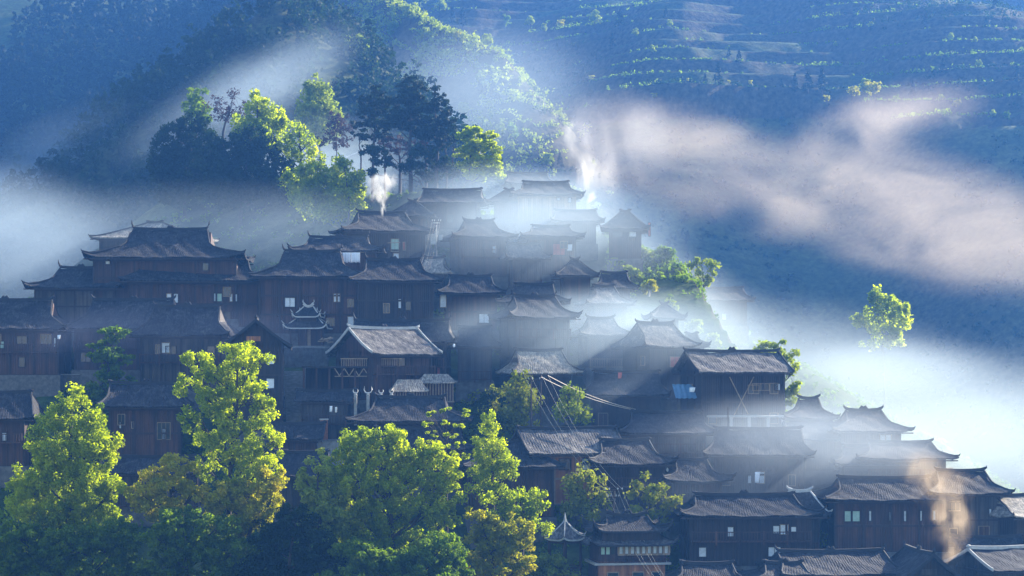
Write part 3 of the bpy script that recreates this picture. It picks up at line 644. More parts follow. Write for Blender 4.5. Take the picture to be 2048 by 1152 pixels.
tree('broadleaf_tree', 'open green tree on the bank with a bright right edge, below the brown smoke', 1405, 600, 275,
  [(1385,525,16,12),(1405,522,18,12),(1425,530,12,10),(1395,545,20,12),(1418,548,16,12),(1412,570,12,12)], 'leaf_pale', group=SG, n=32, trunk=.12)
tree('broadleaf_tree', 'slender pale tree before the topmost board house', 1072, 460, 286, [(1070,408,12,10),(1066,424,15,12),(1082,428,12,12),(1074,442,18,9)], 'leaf_yellow', group=VG, n=34, size=.22, spacing=.8, cr=.6, trunk=.1)
tree('bush', 'pale low bush in the haze beside the corner-post house', 945, 805, 226, [(925,785,26,14),(955,790,26,14),(940,803,36,10)], 'leaf_bamboo', group=VG, n=34, size=.22, cat='bush', trunk=.08)
KG = 'wooded knoll behind the left houses'
tree('broadleaf_tree', 'pointed dark green tree at the top of the wooded knoll', 515, 420, 338, [(514,194,14,14),(516,215,24,16),(505,240,32,18),(545,232,26,16),(520,268,44,22),(565,250,20,14)], 'leaf_lime', group=KG, spacing=1.4, cr=1.0, size=.34, n=34, trunk=.3)  # lime leaves here and on the next two carry sun highlights as colour
tree('broadleaf_tree', 'open dark tree with black forked limbs and gold edges on the knoll', 600, 430, 334, [(600,256,24,12),(585,280,26,14),(622,282,20,14),(560,300,26,16),(605,308,34,16),(640,318,20,14)], 'leaf_lime', group=KG, spacing=1.5, cr=.9, size=.32, n=26, trunk=.35)
tree('broadleaf_tree', 'gold-green rounded tree at the knoll\'s right foot', 640, 470, 326, [(630,345,34,18),(680,345,26,18),(600,360,34,20),(650,375,40,22),(705,375,24,24),(620,400,40,22),(680,405,40,24),(640,430,34,20),(720,400,14,18)], 'leaf_lime', group=KG, spacing=1.4, cr=1.0, size=.32, n=36, trunk=.35)
tree('broadleaf_tree', 'bright lime tree on the outer right edge of the knoll', 695, 460, 322, [(690,328,18,14),(705,350,22,16),(712,380,20,18),(690,395,26,20),(715,408,16,14)], 'leaf_lime', group=KG, spacing=1.3, cr=.9, size=.3, n=34, trunk=.2)
tree('broadleaf_tree', 'broad dark tree in the middle of the knoll', 480, 430, 332, [(500,280,40,22),(465,310,44,24),(520,310,40,24),(440,335,44,22),(500,350,54,24),(560,345,34,22),(450,370,50,20),(530,385,50,20),(420,300,34,24),(470,390,60,24),(560,380,44,24)], 'leaf_dark', group=KG, spacing=1.5, cr=1.05, size=.34, n=36, trunk=.35)
tree('broadleaf_tree', 'dark tree on the left shoulder of the knoll', 370, 430, 340, [(385,245,34,18),(350,275,36,20),(400,280,38,20),(335,310,36,22),(385,320,46,22),(350,350,50,20),(330,335,34,24),(400,350,50,26),(360,385,50,22)], 'leaf_dark', group=KG, spacing=1.5, cr=1.05, size=.34, n=34, trunk=.3)
tree('broadleaf_tree', 'pale hazy tree poking up behind the left shoulder of the knoll', 392, 400, 356, [(393,188,17,12),(388,208,22,14),(398,228,24,16)], 'leaf_mid', group=KG, spacing=1.3, cr=.9, size=.32, n=34, trunk=.2)
tree('broadleaf_tree', 'bare reddish-brown tree between the pale tree and the pointed dark tree', 440, 400, 348, [(432,206,18,14),(468,192,16,14),(445,228,28,16),(475,215,20,16)], 'leaf_brown', group=KG, spacing=1.4, cr=.9, size=.22, n=20, trunk=.25)
tree('broadleaf_tree', 'tall misty tree right of the knoll, blurred by haze', 640, 400, 385, [(628,172,15,14),(636,195,24,16),(628,218,30,18),(655,230,22,16),(640,255,32,18),(668,255,14,14)], 'leaf_pale', spacing=1.6, cr=1.1, size=.36, n=30, trunk=.3, group='hazy trees between the knoll and the pines')
tree('broadleaf_tree', 'faint bare-trunked tree between the misty tree and the pines', 668, 420, 370, [(675,240,22,10),(688,262,22,10),(665,280,26,10)], 'leaf_brown', spacing=1.6, cr=.9, size=.26, n=20, trunk=.16, group='hazy trees between the knoll and the pines')
PG = 'tall pines on the crest above the village'
tree('pine_tree', 'left pine of the crest grove, bluish and thinner', 745, 400, 332, [(752,182,18,9),(738,200,26,9),(768,205,22,9),(748,222,34,10),(730,245,26,9),(765,248,24,9),(745,270,30,8)], 'needle', group=PG, spacing=1.15, cr=.75, size=.3, n=26, trunk=.24, flat=.45)
tree('pine_tree', 'highest pine of the crest grove with a dark candelabra top', 822, 400, 328, [(820,156,11,10),(805,175,20,10),(835,176,18,10),(818,195,34,11),(792,210,18,9),(840,212,30,11),(812,232,40,11),(790,250,30,9),(840,255,36,10)], 'needle', group=PG, spacing=1.1, cr=.8, size=.3, n=30, trunk=.32, flat=.5)
tree('pine_tree', 'right pine of the crest grove with sweeping branches', 872, 400, 326, [(868,180,14,9),(882,200,18,9),(860,216,30,10),(892,226,18,9),(872,243,34,10),(900,258,14,8),(865,266,38,9),(888,282,20,8)], 'needle', group=PG, spacing=1.1, cr=.8, size=.3, n=30, trunk=.3, flat=.5)
tree('pine_tree', 'inner pine with a low purple-brown crown among the crest trunks', 800, 405, 330, [(790,280,34,10),(830,288,30,10),(770,300,26,9),(812,305,34,9)], 'leaf_brown', group=PG, spacing=1.5, cr=.8, size=.26, n=18, trunk=.22, flat=.5)
for k, (x, r_, lb) in enumerate([(722,.14,'leftmost bare pine trunk beside the dirt path'),(770,.16,'bare pine trunk under the left pine'),(852,.24,'thickest bare pine trunk under the highest pine'),(893,.18,'bare pine trunk next to the bright flat-topped tree'),(905,.12,'thin trunk partly behind the bright flat-topped tree')]):
    tree('pine_tree', lb, x, 405, 329+k, [(x-6,262+k*4,14,6),(x+6,274,16,6)], 'needle', group=PG, spacing=1.2, cr=.7, size=.26, n=20, trunk=r_, flat=.5)
tree('broadleaf_tree', 'bright yellow-green flat-topped tree right of the pines', 918, 400, 322, [(945,262,22,8),(975,272,22,8),(928,276,18,8),(955,288,34,9),(988,300,16,8),(940,306,28,8),(972,318,30,8),(935,332,22,7),(985,336,26,8),(960,350,36,8),(1000,352,12,6)], 'leaf_lime', spacing=.95, cr=.7, size=.26, n=34, trunk=.22, flat=.45, group=PG)
tree('broadleaf_tree', 'dark understorey thicket among the pine trunks', 850, 405, 327, [(850,306,30,12),(880,326,26,12),(745,300,24,10),(768,322,22,9),(820,330,26,10),(905,340,20,10),(735,345,18,8),(860,350,26,9)], 'leaf_dark', group=PG, n=24, size=.26, trunk=.12)
# distant trees: one of each kind, then copies along the terraces
def far_conifer(seed):
    rng = np.random.default_rng(seed); pts = []; rd = []
    for i in range(60):
        t = rng.uniform(0, 1); z = 1.2+8*t; r = (1-t)*2.3+.15; a = rng.uniform(0, 6.28); pts.append((math.cos(a)*r*.8, math.sin(a)*r*.8, z)); rd.append(.35+.5*(1-t))
    root = empty('conifer', (0,0,0), cat='tree'); V, Q = leaf_mesh(np.array(pts), np.array(rd), 10, .42, rng, .5)
    link('crown', np_mesh('crown', V, Q), M['needle'], root); tb = MB(); tb.tube([(0,0,-.5),(0,0,5),(0,0,9)], [.2,.12,.03], 5); tb.build('trunk', M['bark'], root); return root
def far_round(seed, mat):
    rng = np.random.default_rng(seed); lobes = [((rng.uniform(-1.2,1.2), rng.uniform(-1,1), rng.uniform(2.2,4.6)), (rng.uniform(.9,1.5),)*3) for _ in range(6)]
    root = empty('broadleaf_tree', (0,0,0), cat='tree'); pts = clump_points(lobes, 1.1, rng); V, Q = leaf_mesh(pts, rng.uniform(.5,.9,len(pts)), 14, .38, rng)
    link('crown', np_mesh('crown', V, Q), M[mat], root); tb = MB(); tb.tube([(0,0,-.5),(.1,0,2),(0,0,4.4)], [.18,.14,.04], 5); tb.build('trunk', M['bark'], root); return root
def copy_tree(o, parent=None):
    c = o.copy(); C.objects.link(c); c.parent = parent
    for ch in list(o.children): copy_tree(ch, c)
    return c
CON = [far_conifer(1), far_conifer(2)]; RND = [far_round(3, 'leaf_pale'), far_round(4, 'leaf_mid'), far_round(5, 'leaf_yellow')]
used = set()
def put(protos, idx, x, y, hpx, label, group, Y0=300, lean=0):
    Yd = ray_ground(x, y, Y0)
    if Yd is None: return
    REG = [(700, 'over the misty left ridge'), (1000, 'above the pine grove'), (1240, 'above the topmost roofs'), (1560, 'above the smoke start'), (1790, 'above the smoke bank'), (3000, 'at the right edge')]
    rg = next(t for q, t in REG if x < q); row_ = 'upper' if y < 110 else ('middle' if y < 188 else 'lowest'); FT.append((label, rg, row_, x))
    p = protos[idx]; o = p if p.name not in used else copy_tree(p)
    used.add(p.name) if o is p else None
    X = (x-1024)/F*Yd; o.location = (X, Yd, gz(X, Yd)-.1); sc = hpx/F*Yd/(9.2 if protos is CON else 5.6); o.scale = (sc*rg_.uniform(.85, 1.15), sc, sc); o.rotation_euler[2] = rg_.uniform(0, 6.28)
    setp(o, label, 'tree', group); FT[-1] += (o,)
rg_ = random.Random(11); FT = []
G1 = 'small dark conifers dotted over the far terraces'
for k, (x, y, h) in enumerate([(1166,178,46),(1180,200,30),(1114,104,18),(1152,104,18),(1458,116,22),(1478,130,30),(1436,176,44),(1590,190,34),(1616,188,46),(1644,190,52),(1563,178,18),(1886,150,32),(1935,190,26),(2035,170,36),(1826,196,36),(1850,50,20),(1410,176,22),(1332,40,26),(1240,60,40),(1225,96,28),(925,60,44),(905,50,36),(985,205,40),(960,190,30),(1972,60,24),(1990,20,30),(1700,60,16),(1375,484,24),(1372,500,20),(1868,210,22),(1660,206,20),(1120,340,34),(1104,352,30)]):
    put(CON, k % 2, x, y, h, 'small dark conifer standing on the hazy blue far terraces', G1)
G2 = 'small leafy trees dotted over the far terraces'
for k, (x, y, h, m) in enumerate([(1306,112,22,0),(1671,96,14,0),(1740,58,16,0),(1902,84,20,0),(1950,92,18,0),(1955,145,24,0),(1310,205,18,2),(1182,168,18,2),(1375,190,10,2),(1458,178,12,2),(1705,212,34,2),(1735,212,44,0),(1750,206,46,2),(1655,212,22,2),(1915,226,26,2),(1985,246,24,0),(2015,246,24,1),(1880,210,20,0),(1795,210,20,1),(1500,200,14,2),(962,178,36,0),(975,105,38,0),(955,150,26,1),(930,240,36,0),(915,90,30,2),(850,90,36,0),(870,120,30,0),(1090,70,24,0),(1120,60,22,2),(1340,60,22,0),(1270,80,24,0),(1060,60,30,0),(1190,60,40,0),(1020,290,40,1),(1000,280,34,0),(720,130,60,0),(745,150,40,2),(700,110,40,0),(790,80,40,1),(820,50,40,0),(760,100,34,0),(880,36,40,0),(840,22,40,0),(1010,60,30,1),(1100,345,40,0)]):
    put(RND, m, x, y, h, 'small leafy tree catching light on the hazy far terraces', G2)

ORD = ['leftmost', 'second', 'third', 'fourth', 'fifth', 'sixth', 'seventh', 'eighth', 'ninth']
KEY = {}
for t in FT: KEY.setdefault(t[:3], []).append(t)
for (lab, rgn, row_), ts_ in KEY.items():
    kind = 'small dark conifer' if 'conifer' in lab else 'small leafy tree'
    for k, t in enumerate(sorted(ts_, key=lambda q: q[3])):
        t[4]['label'] = f"{kind} on the {row_} terraces {rgn}" + (f", {ORD[k]} from left" if k else (", leftmost" if len(ts_) > 1 else ""))
# ---------------------------------------------------------------- woods and scrub nobody could count
def scatter_mass(name, label, cat, pts_fn, mat, seed, kind='stuff'):
    rng = np.random.default_rng(seed); c, r, n, size, flat = pts_fn(rng); V, Q = leaf_mesh(c, r, n, size, rng, flat)
    setp(link(name, np_mesh(name, V, Q), M[mat]), label, cat, kind=kind)
def spur_pts(rng):
    C_, R_ = [], []
    for tabs, half in ((SPUR, 60), (SPUR2, 38)):
        for (a, b) in zip(tabs[:-1], tabs[1:]):
            m = int(math.hypot(b[0]-a[0], b[1]-a[1])*(4.6 if tabs is SPUR else 2.6))
            t = rng.uniform(0, 1, m); off = rng.uniform(-1, .5, m)*half
            x = a[0]+(b[0]-a[0])*t+rng.normal(size=m)*4; y = a[1]+(b[1]-a[1])*t+off; z = ground_z(x, y)
            hgt = rng.uniform(4, 10, m)
            for i in range(m):
                con = rng.random() < .4; h = hgt[i]
                for j in range(11):
                    q = rng.uniform(.15, 1); w_ = (1-q)*2.0+.3 if con else 2.2*math.sin(min(1, q*1.1)*2.6)+.4
                    th = rng.uniform(0, 6.28); C_.append((x[i]+math.cos(th)*w_*.8, y[i]+math.sin(th)*w_*.8, z[i]+h*q)); R_.append(rng.uniform(.6, 1.25))
    return np.array(C_), np.array(R_), 9, .55, .8
scatter_mass('forest', 'woods on the pointed spur, darkened for the diagonal shadow band', 'forest', spur_pts, 'leaf_dark', 21)  # dark leaf colour carries the shadow band across the slope
def left_pts(rng):
    m = 620; x = rng.uniform(-175, -75, m); y = rng.uniform(560, 760, m); z = ground_z(x, y); C_, R_ = [], []
    for i in range(m):
        h = rng.uniform(10, 19)
        for j in range(16):
            q = rng.uniform(.1, 1); w_ = (1-q)*3.2+.2; th = rng.uniform(0, 6.28)
            C_.append((x[i]+math.cos(th)*w_*.8, y[i]+math.sin(th)*w_*.8, z[i]+h*q)); R_.append(.5+1.2*(1-q))
    return np.array(C_), np.array(R_), 8, .85, .5
scatter_mass('forest', 'hazy conifer woods on the far slope at the upper left', 'forest', left_pts, 'needle', 22)
def scrub_pts(rng):
    # hugs the lips of the far terraces
    m = 150000; y = rng.uniform(575, 1065, m); u = rng.uniform(600, 2150, m); x = (u-1024)/F*y
    z0 = ground_z(x, y); z1 = ground_z(x, y-1.6); z2 = ground_z(x, y+1.3); k = ((z0-z1) > .8) & ((z2-z0) < .45) & (vnoise(x/30, y/14, 9)+rng.normal(size=len(x))*.15 > .12)
    x, y, z0 = x[k], y[k], z0[k]; r = rng.uniform(.2, .6, len(x))*(1+np.clip(vnoise(x/11, y/11, 12)*3.2, 0, 3.4))
    k = np.arange(len(x)) < 24000; x, y, z0, r = x[k], y[k], z0[k], r[k]
    return np.stack([x, y, z0+r*.4], -1), r, 9, .34, .8
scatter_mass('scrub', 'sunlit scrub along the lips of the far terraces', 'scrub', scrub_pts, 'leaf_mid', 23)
def bush_pts(rng):
    C_, R_ = [], []; m = 1500
    for (a, b) in zip(BUSHR[:-3], BUSHR[1:-2]):
        mm = 900; t = rng.uniform(0, 1, mm); x = a[0]+(b[0]-a[0])*t+rng.normal(size=mm)*14; y = a[1]+(b[1]-a[1])*t+rng.uniform(-70, 25, mm); C_.append(np.stack([x, y, ground_z(x, y)+.8], -1))
    c = np.concatenate(C_); c = c[vnoise(c[:,0]/15, c[:,1]/15, 30) > -.1]
    c = np.concatenate([c, c+rng.normal(size=c.shape)*[1.4,1.4,.7]]); return c, rng.uniform(.7, 2.0, len(c)), 16, .45, .7
scatter_mass('scrub', 'bushes over the ridge above the pines, coloured pale for sunlit patches', 'scrub', bush_pts, 'leaf_pale', 24)  # pale leaf colour puts sunlit patches on the ridge
def thicket_pts(rng):
    m = 26000; y = rng.uniform(575, 1065, m); u = rng.uniform(600, 2150, m); x = (u-1024)/F*y; v = vnoise(x/28, y/40, 51)
    k = v > .42; x, y, v = x[k][:2600], y[k][:2600], v[k][:2600]; r = rng.uniform(.6, 1.5, len(x))*(.6+v); z = ground_z(x, y)
    return np.stack([x, y, z+r*.8*rng.uniform(.4, 1.6, len(x))], -1), r, 12, .45, 1.0
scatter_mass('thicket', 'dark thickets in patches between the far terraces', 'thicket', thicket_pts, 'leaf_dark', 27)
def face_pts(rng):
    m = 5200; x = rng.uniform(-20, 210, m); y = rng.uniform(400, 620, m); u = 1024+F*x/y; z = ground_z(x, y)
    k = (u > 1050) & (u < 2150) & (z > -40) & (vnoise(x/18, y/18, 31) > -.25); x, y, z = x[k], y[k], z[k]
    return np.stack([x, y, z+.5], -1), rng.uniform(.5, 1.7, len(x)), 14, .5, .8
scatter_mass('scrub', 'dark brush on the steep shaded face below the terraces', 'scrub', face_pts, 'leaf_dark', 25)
def vill_pts(rng):
    m = 9000; Y = rng.uniform(176, 345, m); sx = rng.uniform(-150, 2200, m); x = (sx-1024)/F*Y; z = ground_z(x, Y); k = np.ones(m, bool)
    for lab, hx, hy, L, W in HOUSES:
        k &= ~((np.abs(x-hx) < L/2+.3) & (Y > hy-W/2-1.0) & (Y < hy+W/2+.5))
    k &= vnoise(x/7, Y/7, 41) > -.2; x, Y, z = x[k], Y[k], z[k]; r = rng.uniform(.35, 1.0, len(x))
    m = 3600; y2 = rng.uniform(232, 300, m); x2 = (rng.uniform(1215, 1620, m)-1024)/F*y2; k2 = vnoise(x2/5, y2/5, 77) > -.35; x2, y2 = x2[k2], y2[k2]
    for lab, hx, hy, L, W in HOUSES:
        q = ~((np.abs(x2-hx) < L/2+.5) & (np.abs(y2-hy) < W/2+1.0)); x2, y2 = x2[q], y2[q]
    r2 = rng.uniform(.3, .85, len(x2)); c = np.concatenate([np.stack([x, Y, z+.2], -1), np.stack([x2, y2, ground_z(x2, y2)+r2*.5], -1)])
    return c, np.concatenate([r, r2]), 16, .27, .8
scatter_mass('undergrowth', 'low dark green undergrowth between the houses', 'undergrowth', vill_pts, 'leaf_mid', 26)

# ---------------------------------------------------------------- yards: stone terrace walls between the houses
def yard(label, x0, x1, yt, yb, Yd, d=3.0, mat='stone', cat='retaining wall', name='terrace_wall'):
    a = P(x0, yt, Yd); b = P(x1, yb, Yd); rng = random.Random(int(x0*3+yt)); mb = MB(); w = b.x-a.x; h = a.z-b.z
    root = empty(name, (a.x+w/2, Yd, b.z), label=label, cat=cat, group='stone terrace walls')
    mb.box(-w/2, w/2, .25, d, -2.5, h-.12); rows = max(1, int(h/.32)); z = -1.0
    while z < h-.16:
        x = -w/2; hh = rng.uniform(.24, .36)
        while x < w/2-.1:
            l = min(rng.uniform(.3, .8), w/2-x); mb.box(x+.015, x+l-.015, rng.uniform(-.05, .05), .32, z, min(z+hh-.02, h-.14)); x += l
        z += hh
    mb.build('stonework', M[mat], root); cb = MB(); cb.box(-w/2-.05, w/2+.05, -.1, d, h-.11, h); cb.build('paving', M['steps'], root)
    return root
yard('stone wall carrying the small two-tier pavilion yard', 548, 655, 694, 725, 243.5, 5)
yard('pale stone yard wall between the ribbed roofs and the huge tree', 628, 700, 880, 940, 219, 4, 'concrete')
yard('stone wall below the cross-braced house deck', 1430, 1600, 858, 900, 225, 4)
yard('stone wall under the far-left balcony house', -10, 160, 748, 790, 238, 4)
yard('stone wall under the green-paned misty house', 1640, 1860, 1096, 1130, 205, 4)
yard('stone wall beneath the top terrace by the pale board house', 1000, 1180, 444, 462, 282, 4)
# stone staircase
def stairs(label, xb, yb_, Yb, xt, yt, Yt, wd, n=34):
    p = P(xb, yb_, Yb); q = P(xt, yt, Yt); root = empty('stone_staircase', p, label=label, cat='stairs')
    for i in range(n):
        t = i/n; mb = MB(); x = (q.x-p.x)*t; y = (q.y-p.y)*t; z = (q.z-p.z)*t; st = (q.z-p.z)/n; dp = (q.y-p.y)/n
        mb.box(x-wd/2, x+wd/2, y, y+dp+.12, z-.5, z+st); mb.build('step', M['steps'], root)
    for sg in (-1, 1):
        mb = MB(); mb.bar((sg*(wd/2+.15), 0, .1), (q.x-p.x+sg*(wd/2+.15), q.y-p.y, q.z-p.z+.2), .22, .7); mb.build('side_wall', M['stone'], root)
stairs('stone staircase climbing beside the gable-fronted house', 592, 835, 226.5, 588, 742, 240, 2.3)
stairs('faint wide steps on the bank above the two-tier pavilion', 560, 660, 250.5, 545, 622, 256, 5.0, 16)

# ---------------------------------------------------------------- the three pavilions
def fancy_roof(root, a, b, r, h, z, up, style='hip', edge='ridge', tile='tile', part='roof', horn=.6, orn=True):
    mb, fx, fz, upz, ts = roof_mesh(a, b, r, h, style, up=up); mb.v = [(x, y, q+z) for x, y, q in mb.v]
    ro = mb.build(part, M[tile], root); so_ = ro.modifiers.new('thickness', 'SOLIDIFY'); so_.thickness = .14; so_.offset = -1
    hb = MB()
    for sx in (-1, 1):
        for sy in (-1, 1):
            pts = [(sx*fx(t), sy*b*t, z+fz(t)+upz(fx(t), a, t)+.07) for t in ts]; pts.append((pts[-1][0]+sx*.16, pts[-1][1]+sy*.14, pts[-1][2]+.26)); hb.tube(pts, [.07]*(len(pts)-1)+[.02], 5)
    if r > .3:
        n = 10
        for i in range(n):
            x0 = -r+2*r*i/n; x1 = x0+2*r/n; k0 = .35*(abs(x0)/r)**2.5; k1 = .35*(abs(x1)/r)**2.5; hb.bar((x0, 0, z+h+.1+k0), (x1, 0, z+h+.1+k1), .22, .32)
        for sg in (-1, 1): hb.tube([(sg*r*.97,0,z+h+.5), (sg*(r+.1),0,z+h+.5+horn*.4), (sg*(r+.08),0,z+h+.45+horn)], [.12,.08,.02], 5)
        if orn: hb.tube([(-.5,0,z+h+.2),(-.25,0,z+h+.6),(0,0,z+h+.42),(.25,0,z+h+.6),(.5,0,z+h+.2)], [.14,.16,.2,.16,.14], 6)
    else: hb.tube([(0,0,z+h-.1),(0,0,z+h+.35),(0,0,z+h+.9)], [.2,.13,.03], 6)
    hb.build('ridge', M[edge], ro)
    nb = MB(); n = 22
    for sy in (-1, 1):
        for i in range(n):
            x0 = -a+2*a*i/n; x1 = x0+2*a/n; nb.bar((x0, sy*b, z+up*(abs(x0)/a)**9-.1), (x1, sy*b, z+up*(abs(x1)/a)**9-.1), .1, .16)
    for sx in (-1, 1):
        for i in range(n):
            y0 = -b+2*b*i/n; y1 = y0+2*b/n; nb.bar((sx*a, y0, z+up*(abs(y0)/b)**9-.1), (sx*a, y1, z+up*(abs(y1)/b)**9-.1), .1, .16)
    nb.build('eave_board', M['white' if edge == 'white' else 'ridge'], ro)
    return ro
# small two-tier pavilion in the middle of the village
Yp = 246.0; sp_ = F/Yp; o = P(617, 692, Yp); root = empty('two_tier_pavilion', o, math.radians(-6), label='small two-tier pavilion with white-edged upturned eaves on the stone yard', cat='pavilion')
fancy_roof(root, 2.7, 2.3, 1.0, 1.5, (692-656)/sp_, .55, 'hip', 'white', orn=False)
fancy_roof(root, 1.75, 1.5, .6, 1.15, (692-633)/sp_, .5, 'hip', 'white', part='upper_roof', orn=False, horn=.5)
mb = MB(); mb.box(-1.2,1.2,-1.0,1.0, 2.4, 3.75); mb.build('drum', M['wood'], root)
for sx in (-1, 0, 1):
    for sy in (-1, 1):
        mb = MB(); mb.tube([(sx*1.9, sy*1.6, 0), (sx*1.9, sy*1.6, 2.35)], .12, 8); mb.build('post', M['wood_red'], root)
mb = MB(); mb.box(-1.75,1.75,.6,1.5, 0, 2.3); mb.build('wall', M['wood_red'], root)
mb = MB(); mb.box(-2.5,2.5,-2.1,2.1,-.5,-.005); mb.build('plinth', M['steps'], root)
mb = MB(); mb.box(-.05,.35,-1.0,-.93,0,2.0); do = mb.build('door', M['frame_pale'], root); do.rotation_euler[2] = .12
# hexagonal pavilion
Yh = 199.0; sh_ = F/Yh; o = P(1130, 1152, Yh); root = empty('hexagonal_pavilion', o, .2, label='open hexagonal pavilion with drooping ribbed roof', cat='pavilion')
R6 = 45/sh_; z0 = (1152-1076)/sh_; h6 = (1076-1041)/sh_; mb = MB(); hb = MB(); wb = MB()
for k in range(6):
    a0 = math.pi/3*k+.26; a1 = a0+math.pi/3; n = 14; NT = 8; base = len(mb.v)
    for j in range(NT+1):
        t = j/NT; z = z0+h6*((1-t)**1.35)
        for i in range(n+1):
            s_ = i/n; x = R6*t*(math.cos(a0)*(1-s_)+math.cos(a1)*s_); y = R6*t*(math.sin(a0)*(1-s_)+math.sin(a1)*s_); mb.v.append((x, y, z+.28*abs(2*s_-1)**4*t**3+.05*(i % 2)*t))
    for j in range(NT):
        for i in range(n): q = base+j*(n+1)+i; mb.f.append((q, q+n+1, q+n+2, q+1))
    pts = [(R6*t*math.cos(a0), R6*t*math.sin(a0), z0+h6*((1-t)**1.35)+.28*t**3+.06) for t in [j/8 for j in range(9)]]; pts.append((R6*1.08*math.cos(a0), R6*1.08*math.sin(a0), z0+.6)); hb.tube(pts, [.06]*9+[.02], 5)
    for i in range(n):
        s0, s1 = i/n, (i+1)/n; f_ = lambda s_: (R6*(math.cos(a0)*(1-s_)+math.cos(a1)*s_), R6*(math.sin(a0)*(1-s_)+math.sin(a1)*s_), z0+.28*abs(2*s_-1)**4-.1); wb.bar(f_(s0), f_(s1), .1, .16)
ro = mb.build('roof', M['tile_grey'], root); so_ = ro.modifiers.new('thickness', 'SOLIDIFY'); so_.thickness = .12; so_.offset = -1
hb.tube([(0,0,z0+h6-.1),(0,0,z0+h6+.3),(0,0,z0+h6+.8)], [.2,.12,.03], 6); hb.build('ridge', M['white'], ro); wb.build('eave_board', M['white'], ro)
for k in range(6):
    a0 = math.pi/3*k+.26; x, y = R6*.8*math.cos(a0), R6*.8*math.sin(a0); mb = MB(); mb.tube([(x,y,-1.5),(x,y,z0-.02)], .13, 8); mb.build('post', M['wood_red'], root)
    a1 = a0+math.pi/3; x1, y1 = R6*.8*math.cos(a1), R6*.8*math.sin(a1); mb = MB(); mb.bar((x,y,z0-.35),(x1,y1,z0-.35),.09,.2)
    mb.bar((x,y,.95),(x1,y1,.95),.07,.1); mb.bar((x,y,.45),(x1,y1,.45),.3,.07); mb.bar((x,y,z0-.36),(x,y,.4),.06)
    for q in range(1, 9): mb.bar((x+(x1-x)*q/9, y+(y1-y)*q/9, .46), (x+(x1-x)*q/9, y+(y1-y)*q/9, .95), .04)
    mb.build('bench_rail', M['wood_red'], root)
mb = MB(); mb.tube([(0,0,-3),(0,0,0)], R6*.95, 12); mb.build('floor', M['stone'], root)
# twin-roofed pavilion with the orange base
Yt = 197.0; st_ = F/Yt; o = P(1254, 1180, Yt); root = empty('twin_roofed_pavilion', o, math.radians(9), label='ornate twin-roofed pavilion with a pale window gallery over an orange wall', cat='pavilion')
zz = lambda y: (1180-y)/st_
mb = MB(); mb.box(-3.3,3.3,-2.3,2.3,-4,zz(1118)); ow = mb.build('lower_wall', M['wood_orange'], root)
for (u, w_) in ((-1.9,1.0),(.6,1.0),(2.4,.8)):
    mb = MB(); mb.box(u-w_/2,u+w_/2,-2.36,-2.303,zz(1168),zz(1141)); wn = mb.build('window', M['glass'], root)
    mb = MB(); mb.box(u-w_/2-.1,u+w_/2+.1,-2.39,-2.304,zz(1141)+.01,zz(1141)+.12); mb.box(u-w_/2-.1,u-w_/2-.01,-2.38,-2.304,zz(1168),zz(1141)); mb.box(u+w_/2+.01,u+w_/2+.1,-2.38,-2.304,zz(1168),zz(1141)); mb.build('window_frame', M['frame_pale'], wn)
mb = MB(); mb.box(-3.45,-3.31,-1.9,2.2,-4,zz(1120)); mb.build('side_wall', M['wood_red'], root)
mb = MB(); mb.box(-3.8,3.8,-2.8,2.6,zz(1125),zz(1121)); mb.build('floor_slab', M['concrete'], root)
mb = MB(); mb.box(-3.3,3.4,-2.3,2.3,zz(1121)+.01,zz(1088)); mb.build('gallery_wall', M['wood_red'], root)
mb = MB()
for i in range(30): x = -1.3+4.9*i/29; mb.box(x-.035,x+.035,-2.65,-2.58,zz(1121)+.01,zz(1112))
mb.box(-1.4,3.65,-2.68,-2.55,zz(1112),zz(1111)); mb.build('carved_rail', M['wood_red'], root)
mb = MB(); mb.box(-1.45,3.7,-2.6,-2.32,zz(1106.5),zz(1103)); mb.box(-1.45,3.7,-2.6,-2.32,zz(1089),zz(1086))
for i in range(10): x = -1.4+5.05*i/9; mb.box(x-.1,x+.1,-2.62,-2.33,zz(1103)+.005,zz(1089)-.005)
mb.box(3.42,3.55,-2.3,2.2,zz(1106),zz(1087)); gl = mb.build('window_gallery', M['wood_pale'], root)
mb = MB()
for i in range(9):
    x = -1.4+5.05*(i+.5)/9; mb.box(x-.15,x+.15,-2.45,-2.38,zz(1103)+.01,zz(1089)-.01)
mb.build('pane', M['curtain'], gl)
for i, x in enumerate((-2.9,-2.4,-1.9)):
    mb = MB(); mb.box(x-.17,x+.17,-2.36,-2.303,zz(1104),zz(1090)); mb.build('window', M['curtain_green' if i < 2 else 'glass'], root)
fancy_roof(root, 4.3, 3.3, 3.2, .75, zz(1084), .6, 'hip', tile='tile_grey', orn=False, part='lower_roof', horn=0)
mb = MB(); mb.box(-2.9,2.9,-2.0,2.0,zz(1080),zz(1060)); mb.build('drum', M['wood'], root)
fancy_roof(root, 3.9, 2.8, 2.05, 1.25, zz(1058), .95, 'xs', part='upper_roof', horn=.6)

